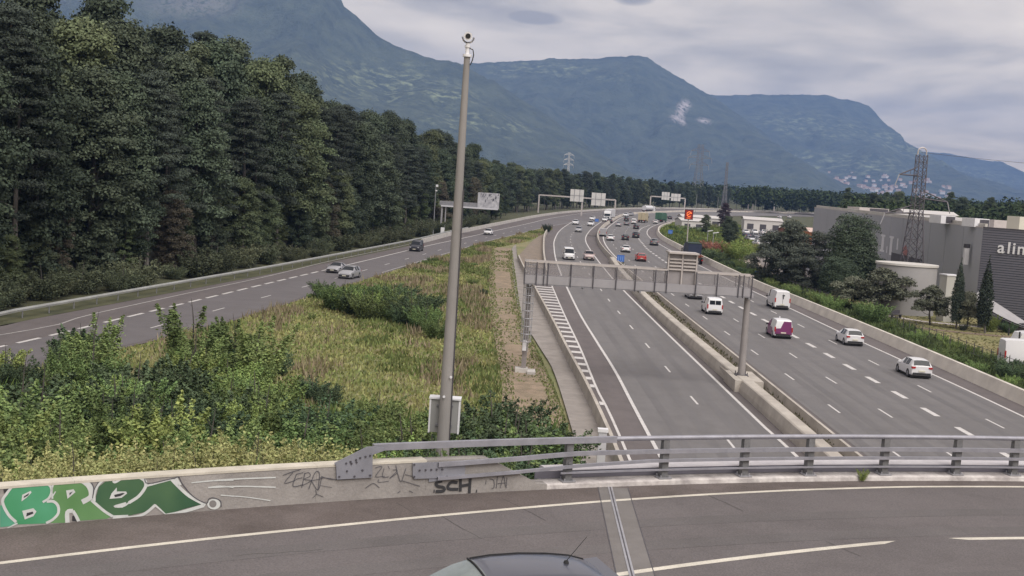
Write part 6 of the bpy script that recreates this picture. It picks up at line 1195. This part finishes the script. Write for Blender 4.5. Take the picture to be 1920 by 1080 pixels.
# clump of bushes in the middle of the meadow, left of the tall pole
for i in range(24):
    u = rb.random(); x = -17.2 + 11.5 * u + rb.uniform(-1, 1); y = 124 - 20 * u + rb.uniform(-6, 6); tree(rb.choice(['shrub2', 'shrub1', 'shrub0', 'shrub0']), x, y, rb.uniform(1.5, 3.3), 'green bush in the clump on the meadow left of the tall pole', 'bush clump on the meadow', wsc=1.25, cat='bush', nm='bush')
tree('shrub2', -19.6, 126, 2.2, 'small separate bush at the ramp edge in front of the silver hatchback', None, cat='bush', nm='bush'); tree('shrub2', 8.1, 318, 2.6, 'small dark bush on the nose where ramp and motorway part', None, wsc=.8, cat='bush', nm='bush', lm=L_cyp)
tree('shrub1', 9.35, 29.9 + 1.35, .5, 'tiny weed growing out of the bridge kerb between two railing posts', None, z=DZ + .05, cat='weed', nm='weed', wsc=1.1) if False else None
p_ = bp(106.45, -.02); tree('shrub1', p_[0], p_[1], .36, 'tiny weed growing out of the bridge kerb between two railing posts', None, z=DZ, cat='weed', nm='weed', wsc=.9)
# grass and weeds as uncountable ground cover
def blades(name, area, n, hmin, hmax, m, seed, zf, wid=.05):
    r = np.random.default_rng(seed); P = []
    while len(P) < n:
        x, y = area(r)
        if x is None: continue
        P.append((x, y, zf(x, y)))
    P = np.array(P); n = len(P); a = r.random(n) * 6.283; h = hmin + (hmax - hmin) * r.random(n) ** 1.5; w = wid * (1 + P[:, 1] / 60); d = np.stack([np.cos(a), np.sin(a), np.zeros(n)], 1) * w[:, None]; tip = P + np.stack([r.normal(size=n) * .25 * h, r.normal(size=n) * .25 * h, h], 1)
    v = np.stack([P - d, P + d, tip], 1).reshape(-1); me = bpy.data.meshes.new(name); me.vertices.add(3 * n); me.vertices.foreach_set('co', v); me.loops.add(3 * n); me.loops.foreach_set('vertex_index', np.arange(3 * n, dtype=np.int32)); me.polygons.add(n); me.polygons.foreach_set('loop_start', np.arange(0, 3 * n, 3, dtype=np.int32)); me.update(calc_edges=True)
    return stuff(name, me, m)
GRo = offset(RMPR, .7)
def meadow_area(r):
    y = 50 + 290 * r.random() ** 1.8; x0 = xat(GRo, y); x1 = xat(GL, y) if y < 236 else xat([(-3.4, 236), (2, 262), (6.5, 300), (10.5, 345)], y); x = x0 + (x1 - x0) * r.random(); 
    return x, y
zf = lambda x, y: max(0, emb(x, y))
M_gr = mat('meadow_grass', (.31, .30, .13), .9, colr2=(.17, .22, .075), vscale=.22, island=.3, spec=.1, vdetail=6); M_gr2 = mat('meadow_grass_dry', (.34, .28, .18), .9, colr2=(.19, .215, .09), vscale=.14, island=.35, spec=.1)
blades('grass', meadow_area, 120000, .06, .30, M_gr, 5, zf, .05); blades('dry_grass', meadow_area, 30000, .10, .42, M_gr2, 6, zf, .035)
def patchy(thr, sx, sy, seed, sign=1):
    def f(r):
        for _ in range(40):
            x, y = meadow_area(r)
            if sign * noise.fractal(Vector((x * sx + seed, y * sy, seed)), 1., 2., 4) > thr: return x, y
        return None, None
    return f
blades('green_grass_patches', patchy(.18, .12, .05, 3.3), 34000, .12, .55, leafmat('grass_patch_green', (.20, .235, .08), (.12, .15, .05), vs=.4), 15, zf, .055)
blades('tall_seed_grass', patchy(.24, .16, .06, 8.1), 10000, .4, 1.0, leafmat('grass_patch_tan', (.36, .30, .21), (.25, .22, .12), vs=.4), 16, zf, .028)
for i in range(70):
    x, y = meadow_area(np.random.default_rng(500 + i)); 
    if y > 190: continue
    tree(rb.choice(['shrub0', 'weed', 'shrub1', 'weed', 'leafy']), x, y, rb.uniform(.4, 1.1), 'small weed clump growing in the meadow grass', 'weed clumps on the meadow', wsc=rb.uniform(1.2, 2), cat='weed', nm='weed_clump')
def slope_area(r):
    x = r.uniform(-34, 3.4); y = r.uniform(26, 66); d = math.hypot(x - 29.28, y + 36.9) - 71.0
    return (x, y) if d > .5 else (None, None)
blades('slope_grass', slope_area, 30000, .4, 1.5, leafmat('grass_green', (.15, .21, .06), (.08, .12, .035), vs=.5), 7, zf, .05)
def verge_area(r):
    i = r.random() ** 1.3 * 300; y = 62 + i; return xat(offset(RW, .5), y) + 7.0 * r.random() ** .8, y
blades('verge_weeds', verge_area, 52000, .15, .75, leafmat('grass_verge', (.15, .185, .075), (.085, .115, .045), vs=.4), 8, lambda x, y: .02, .05)
def gravel_area(r):
    y = 62 + 165 * r.random() ** 1.5; a, b = xat(GL, y), xat(GR, y); u = r.random(); u = u if r.random() < .45 else (0.0 + .3 * r.random() ** 2 - .1 if r.random() < .45 else 1.0 - .3 * r.random() ** 2)
    if noise.noise(Vector((a * .2, y * .12, 1))) < -.1 and .2 < u < .8: return None, None
    return a + (b - a) * u + .1, y
blades('gravel_weeds', gravel_area, 7000, .04, .22, leafmat('grass_gravel', (.19, .19, .085), (.11, .13, .05), vs=.6), 9, lambda x, y: .1, .035)
def med_area(r):
    y = 66 + 150 * r.random(); return xat(MEDL, y) + .7 + 1.6 * r.random(), y
blades('median_weeds', med_area, 1500, .05, .3, leafmat('grass_median', (.08, .085, .04), (.05, .05, .03), vs=.8), 10, lambda x, y: .42, .03)
def lawn_area(r):
    x = 45 + 30 * r.random(); y = 64 + 118 * r.random(); return x, y
blades('lawn_grass', lawn_area, 14000, .04, .14, mat('lawn_blades', (.22, .20, .10), .9, colr2=(.15, .16, .07), vscale=.2, island=.3), 11, lambda x, y: .02, .06)
def bank_area(r):
    y = 262 + 230 * r.random(); return xat(RW, y) + .8 + 26 * r.random() * min(1, (y - 240) / 60), y
blades('bank_grass', bank_area, 16000, .3, 1.1, leafmat('grass_bank', (.15, .17, .05), (.09, .12, .035), vs=.1), 12, lambda x, y: 0, .06)
# bushes on the right verge and bank
def rbush(key, x, y, h, lab, grp=None, wsc=1., lm=None, nm='bush', cat='bush'): return tree(key, x, y, h, lab, grp, wsc=wsc, cat=cat, nm=nm, lm=lm)
for i in range(60):
    y = 68 + 120 * rb.random(); x = xat(RW, y) + rb.uniform(1.2, 7); rbush(rb.choice(['shrub0', 'shrub0', 'shrub1']), x, y, rb.uniform(.7, 1.5), 'low green weed clump on the verge behind the retaining wall', 'weeds behind the retaining wall', 1.3, nm='weed_clump')
for x, y, h in ((40.5, 137, 3.0), (42.0, 140, 2.7), (41.2, 143, 2.5), (39.6, 150, 2.4), (40.1, 156, 2.2)): rbush('shrub0', x, y, h, 'leafy green bush behind the wall in front of the greyish olive tree', 'bushes by the iron fence', 1.1)
for i in range(16): y = 192 + i * 5.5 + rb.uniform(-2, 2); rbush(rb.choice(['shrub0', 'shrub2']), xat(RW, y) + rb.uniform(2.0, 4.5), y, rb.uniform(1.4, 2.6), 'bush in the hedge behind the wall right of the gantry', 'hedge beyond the retaining wall', 1.2)
for i in range(26):
    y = 285 + 170 * rb.random(); x = xat(RW, y) + rb.uniform(4, 24); rbush(rb.choice(['shrub1', 'shrub0', 'weed']), x, y, rb.uniform(1.0, 2.6), 'bush on the grassy bank inside the curved wall', 'bushes on the grassy bank', 1.4)
rbush('shrub0', 42.8, 263, 3.6, 'orange red leaved bush beside the yellow-green tree', None, 1.2, L_red); rbush('shrub0', 45.0, 262, 3.2, 'smaller rust coloured bush right of the orange one', None, 1.0, L_red); rbush('shrub0', 45.3, 243, 5.2, 'round yellow-green tree right of the orange bush', None, .95, L_yt, 'tree', 'tree'); rbush('shrub1', 43.6, 246, 3.8, 'lower yellow-green bush against the round yellow-green tree', None, 1.1, L_yt)
tree('broad0', 73.9, 436, 9.2, 'dark purple leaved tree above the parked cars', None, wsc=1.35, lm=L_purp, rot=0); tree('broad1', 60.5, 350, 6.5, 'dark round tree just left of the parked cars', None, wsc=1.5); tree('broad2', 56.5, 318, 6.0, 'dark tree behind the short street lamps', None, wsc=1.5); tree('broad0', 52, 300, 5.5, 'dark low tree behind the light sign pole', None, wsc=1.4); tree('broad1', 58, 375, 6, 'dark tree right of the red light sign', None, wsc=1.4)
TREES['evergreen'] = (12, foliage('crown', [(0, 0, .9 * i, 3.3 * math.sin(math.pi * min(1, .22 + i / 12 * .74)) ** .5, 1.6) for i in range(12)] + [(math.cos(i * 2.4) * 2.4, math.sin(i * 2.4) * 2.4, .8 + 9.0 * i / 30, 1.1, 1.3) for i in range(30)] + [(-.9, 0, 10.6, 1.5, 1.3), (1.1, .3, 10.4, 1.4, 1.3)], 34000, .24, 141, fill=.10), L_dark, trunk_mesh(12, .25, 142, 4), M_bark)
TREES['cedar'] = (9, foliage('crown', blobs_broad(9, 3.6, 150, z0=.05, n=34, top=.4), 16000, .30, 151, squash=.6, droop=.5), L_grey, trunk_mesh(9, .22, 152, 6), M_bark)
TREES['olive'] = (4.4, foliage('crown', blobs_broad(4.4, 2.1, 120, z0=.34, n=22, top=.7), 10000, .17, 121), L_olive, trunk_mesh(3.6, .11, 122, 5, .15, .15, .3), M_bark)
TREES['cypress'] = (7.8, foliage('crown', [(0, 0, .9 + 6.6 * i / 16, .80 * (math.sin(math.pi * min(1, .12 + i / 16 * .94)) ** .6) * (1 - .55 * i / 16) + .05, .6) for i in range(17)], 6500, .17, 130, fill=.12), L_cyp, trunk_mesh(7, .1, 131, 0), M_barkp)


tree('cedar', 42.4, 189, 9.8, 'drooping grey-green cedar left of the large dark evergreen', None, wsc=1.25, nm='cedar_tree'); tree('cedar', 46.3, 187, 8.4, 'lower grey cedar touching the large dark evergreen', None, wsc=1.3, nm='cedar_tree'); tree('cedar', 39.4, 191.5, 7.4, 'small cedar nearest the blue sign behind the wall', None, wsc=1.0, nm='cedar_tree'); tree('cedar', 43.2, 181, 6.2, 'low cedar bough mass behind the wall in front of the tall cedar', None, wsc=1.5, nm='cedar_tree'); tree('broad2', 44.5, 205, 7.4, 'dark tree behind the tall cedar beside the service lane', None, wsc=1.5); tree('broad3', 50.5, 222, 9.0, 'tall green tree behind the cedars in front of the orange hall', None, wsc=1.4, lm=L_mid)
tree('evergreen', 49.9, 181, 12.0, 'large dense dark evergreen in front of the grey store wall', None, wsc=1.12, nm='evergreen_tree'); tree('evergreen', 53.3, 180, 5.8, 'low spreading dark evergreen right of the large dense one', None, wsc=1.7, nm='evergreen_tree'); tree('evergreen', 47.0, 176.5, 5.6, 'dark low evergreen between cedars and the large dense one', None, wsc=1.7, nm='evergreen_tree')
tree('olive', 48.4, 140.5, 4.5, 'olive tree left of the two cypresses', None, wsc=1.15, rot=.4); tree('olive', 51.9, 138.2, 4.2, 'olive tree standing between the two cypresses', None, wsc=.95, rot=2); tree('olive', 45.4, 149.5, 5.6, 'largest greyish olive tree left of the pylon foot', None, wsc=1.4, rot=4); tree('olive', 42.6, 152.5, 4.2, 'smaller grey-green olive at the left edge of the lawn', None, wsc=1.4, rot=1)
tree('cypress', 50.5, 138, 8.1, 'left of two dark cypresses in front of the store', None, nm='cypress_tree'); tree('cypress', 52.7, 135.6, 8.6, 'right of two dark cypresses in front of the store', None, wsc=1.1, nm='cypress_tree')
rbush('shrub2', 51.0, 137.0, .9, 'small round grey bush between olive and cypress trunks', None, 1, L_grey); rbush('shrub2', 56.5, 137.8, 1.5, 'bush beside the low grey canopy', None, 1.3); rbush('shrub0', 54.4, 137.8, 2.6, 'yellowish shrub right of the taller cypress', None, .8, L_yt)
for i in range(7): rbush('shrub2', 41.2 + rb.uniform(0, 1.6), 98 + rb.uniform(-3, 5), rb.uniform(1.0, 1.9), 'dark shrub in front of the parked grey car at the right edge', 'shrubs at the right edge', 1.2)
# iron fence along the verge
ft = thing('iron_fence', 'thin dark railing fence along the weedy verge in front of the lawn', 'fence'); q = MB(); q.box((0, 0, .75), (.05, .05, 1.5)); pm = q.mesh('fence_post')
for i in range(44): y = 100 + i * 2.0; link('fence_post', pm, M_dark, ft, loc=(xat(RW, y) + 5.4 - (.6 if y > 150 else 0), y, 0))
for z in (.45, 1.3): q = MB(); q.path([Vector((xat(RW, 100 + i * 2.0) + 5.4 - (.6 if 100 + i * 2 > 150 else 0), 100 + i * 2.0, z)) for i in range(44)], .022, n=4); link('fence_wire', q, M_dark, ft)
tt = thing('picnic_bench', 'small dark seat on the lawn left of the nearer olive tree', 'bench', (46.4, 146.5, 0), .4); q = MB(); q.box((0, 0, .45), (1.4, .45, .06)); link('seat', q, M_dark, tt); q = MB(); q.box((0, .25, .75), (1.4, .06, .45)); link('backrest', q, M_dark, tt)
for s_ in (-.6, .6): q = MB(); q.box((s_, 0, .22), (.08, .4, .44)); link('leg', q, M_dark, tt)
# far woods beyond the bend: one mass
def woods(name, n, area, hf, seed, m, R=5.5, leaves=90, ls=1.6):
    r = np.random.default_rng(seed); B = []
    for _ in range(n): x, y = area(r); h = hf(x, y) * r.uniform(.8, 1.0); rr_ = R * r.uniform(.7, 1.15); B += [(x, y, h - rr_ * 1.0, rr_, rr_ * 1.0), (x + r.uniform(-3, 3), y + r.uniform(-3, 3), h * .45, rr_ * 1.1, h * .42)]
    return stuff(name, foliage(name, B, n * leaves, ls, seed + 1, fill=.08), m)
Mw = mat('far_leaf', (.050, .070, .028), .85, colr2=(.026, .038, .019), vscale=.045, island=.3, spec=.1)
woods('back_woods', 260, lambda r: (lambda q: (q[0][0] + math.sin(q[1]) * q[2], q[0][1] - math.cos(q[1]) * q[2]))((*at_s(RMPL, Sr, r.uniform(20, 620)), -r.uniform(30, 48))), lambda x, y: Hof(max(40, y)) * .97, 221, leafmat('back_leaf', (.085, .095, .062), (.05, .058, .042), vs=.08, objr=0), R=4.6, leaves=420, ls=.75)
woods('far_woods', 420, lambda r: ((lambda u, d: (150 + 330 * u + d * .2, 830 + 190 * u + d))(r.random(), r.random() ** 1.5 * 160)), lambda x, y: 19, 201, Mw, leaves=150, ls=1.9)
woods('far_woods', 520, lambda r: ((lambda u, d: (100 + 420 * u, 470 + 60 * (1 - u) + d))(r.random(), r.random() * 330)), lambda x, y: 16.8 + (y - 470) * .004 if not (x < 180 and y < 900) else 4, 205, Mw, leaves=100, ls=1.5) if False else None
woods('far_woods', 620, lambda r: ((lambda az, d: (d * az, d))(r.uniform(.27, .50), r.uniform(400, 760))), lambda x, y: (15.6 + (y - 400) * .006 + 1.3 * math.sin(x * .035) + (1.5 if x / y > .40 else 0)), 207, Mw, leaves=140, ls=1.5)
woods('far_woods', 500, lambda r: ((lambda az, d: (d * az, d))(r.uniform(-.05, .48), r.uniform(1050, 1500))), lambda x, y: 21, 211, Mw, R=9, leaves=70, ls=3.2)
for i, (az, d, h) in enumerate(((.268, 560, 18.5), (.31, 520, 18), (.352, 480, 18.8), (.362, 470, 17), (.30, 600, 18), (.385, 440, 17.5), (.415, 430, 17.8), (.29, 500, 16.5))): tree(rf.choice(['broad0', 'broad1', 'poplar0']), az * d, d, h, 'tree standing out of the treeline behind the store roof', 'trees behind the store', wsc=1.2)
# ---------------------------------------------------------------- haze
hz = MB(); hz.box((-500, 5100, 407), (17000, 11000, 820)); hm_ = bpy.data.materials.new('haze_air'); hm_.use_nodes = True; t = hm_.node_tree; t.nodes.clear(); ho = t.nodes.new('ShaderNodeOutputMaterial'); pv = t.nodes.new('ShaderNodeVolumePrincipled')
pv.inputs['Color'].default_value = (.25, .43, .92, 1); pv.inputs['Density'].default_value = HAZE_D if 'HAZE_D' in globals() else .000100; pv.inputs['Anisotropy'].default_value = .0; t.links.new(pv.outputs[0], ho.inputs['Volume'])
stuff('haze', hz, hm_)
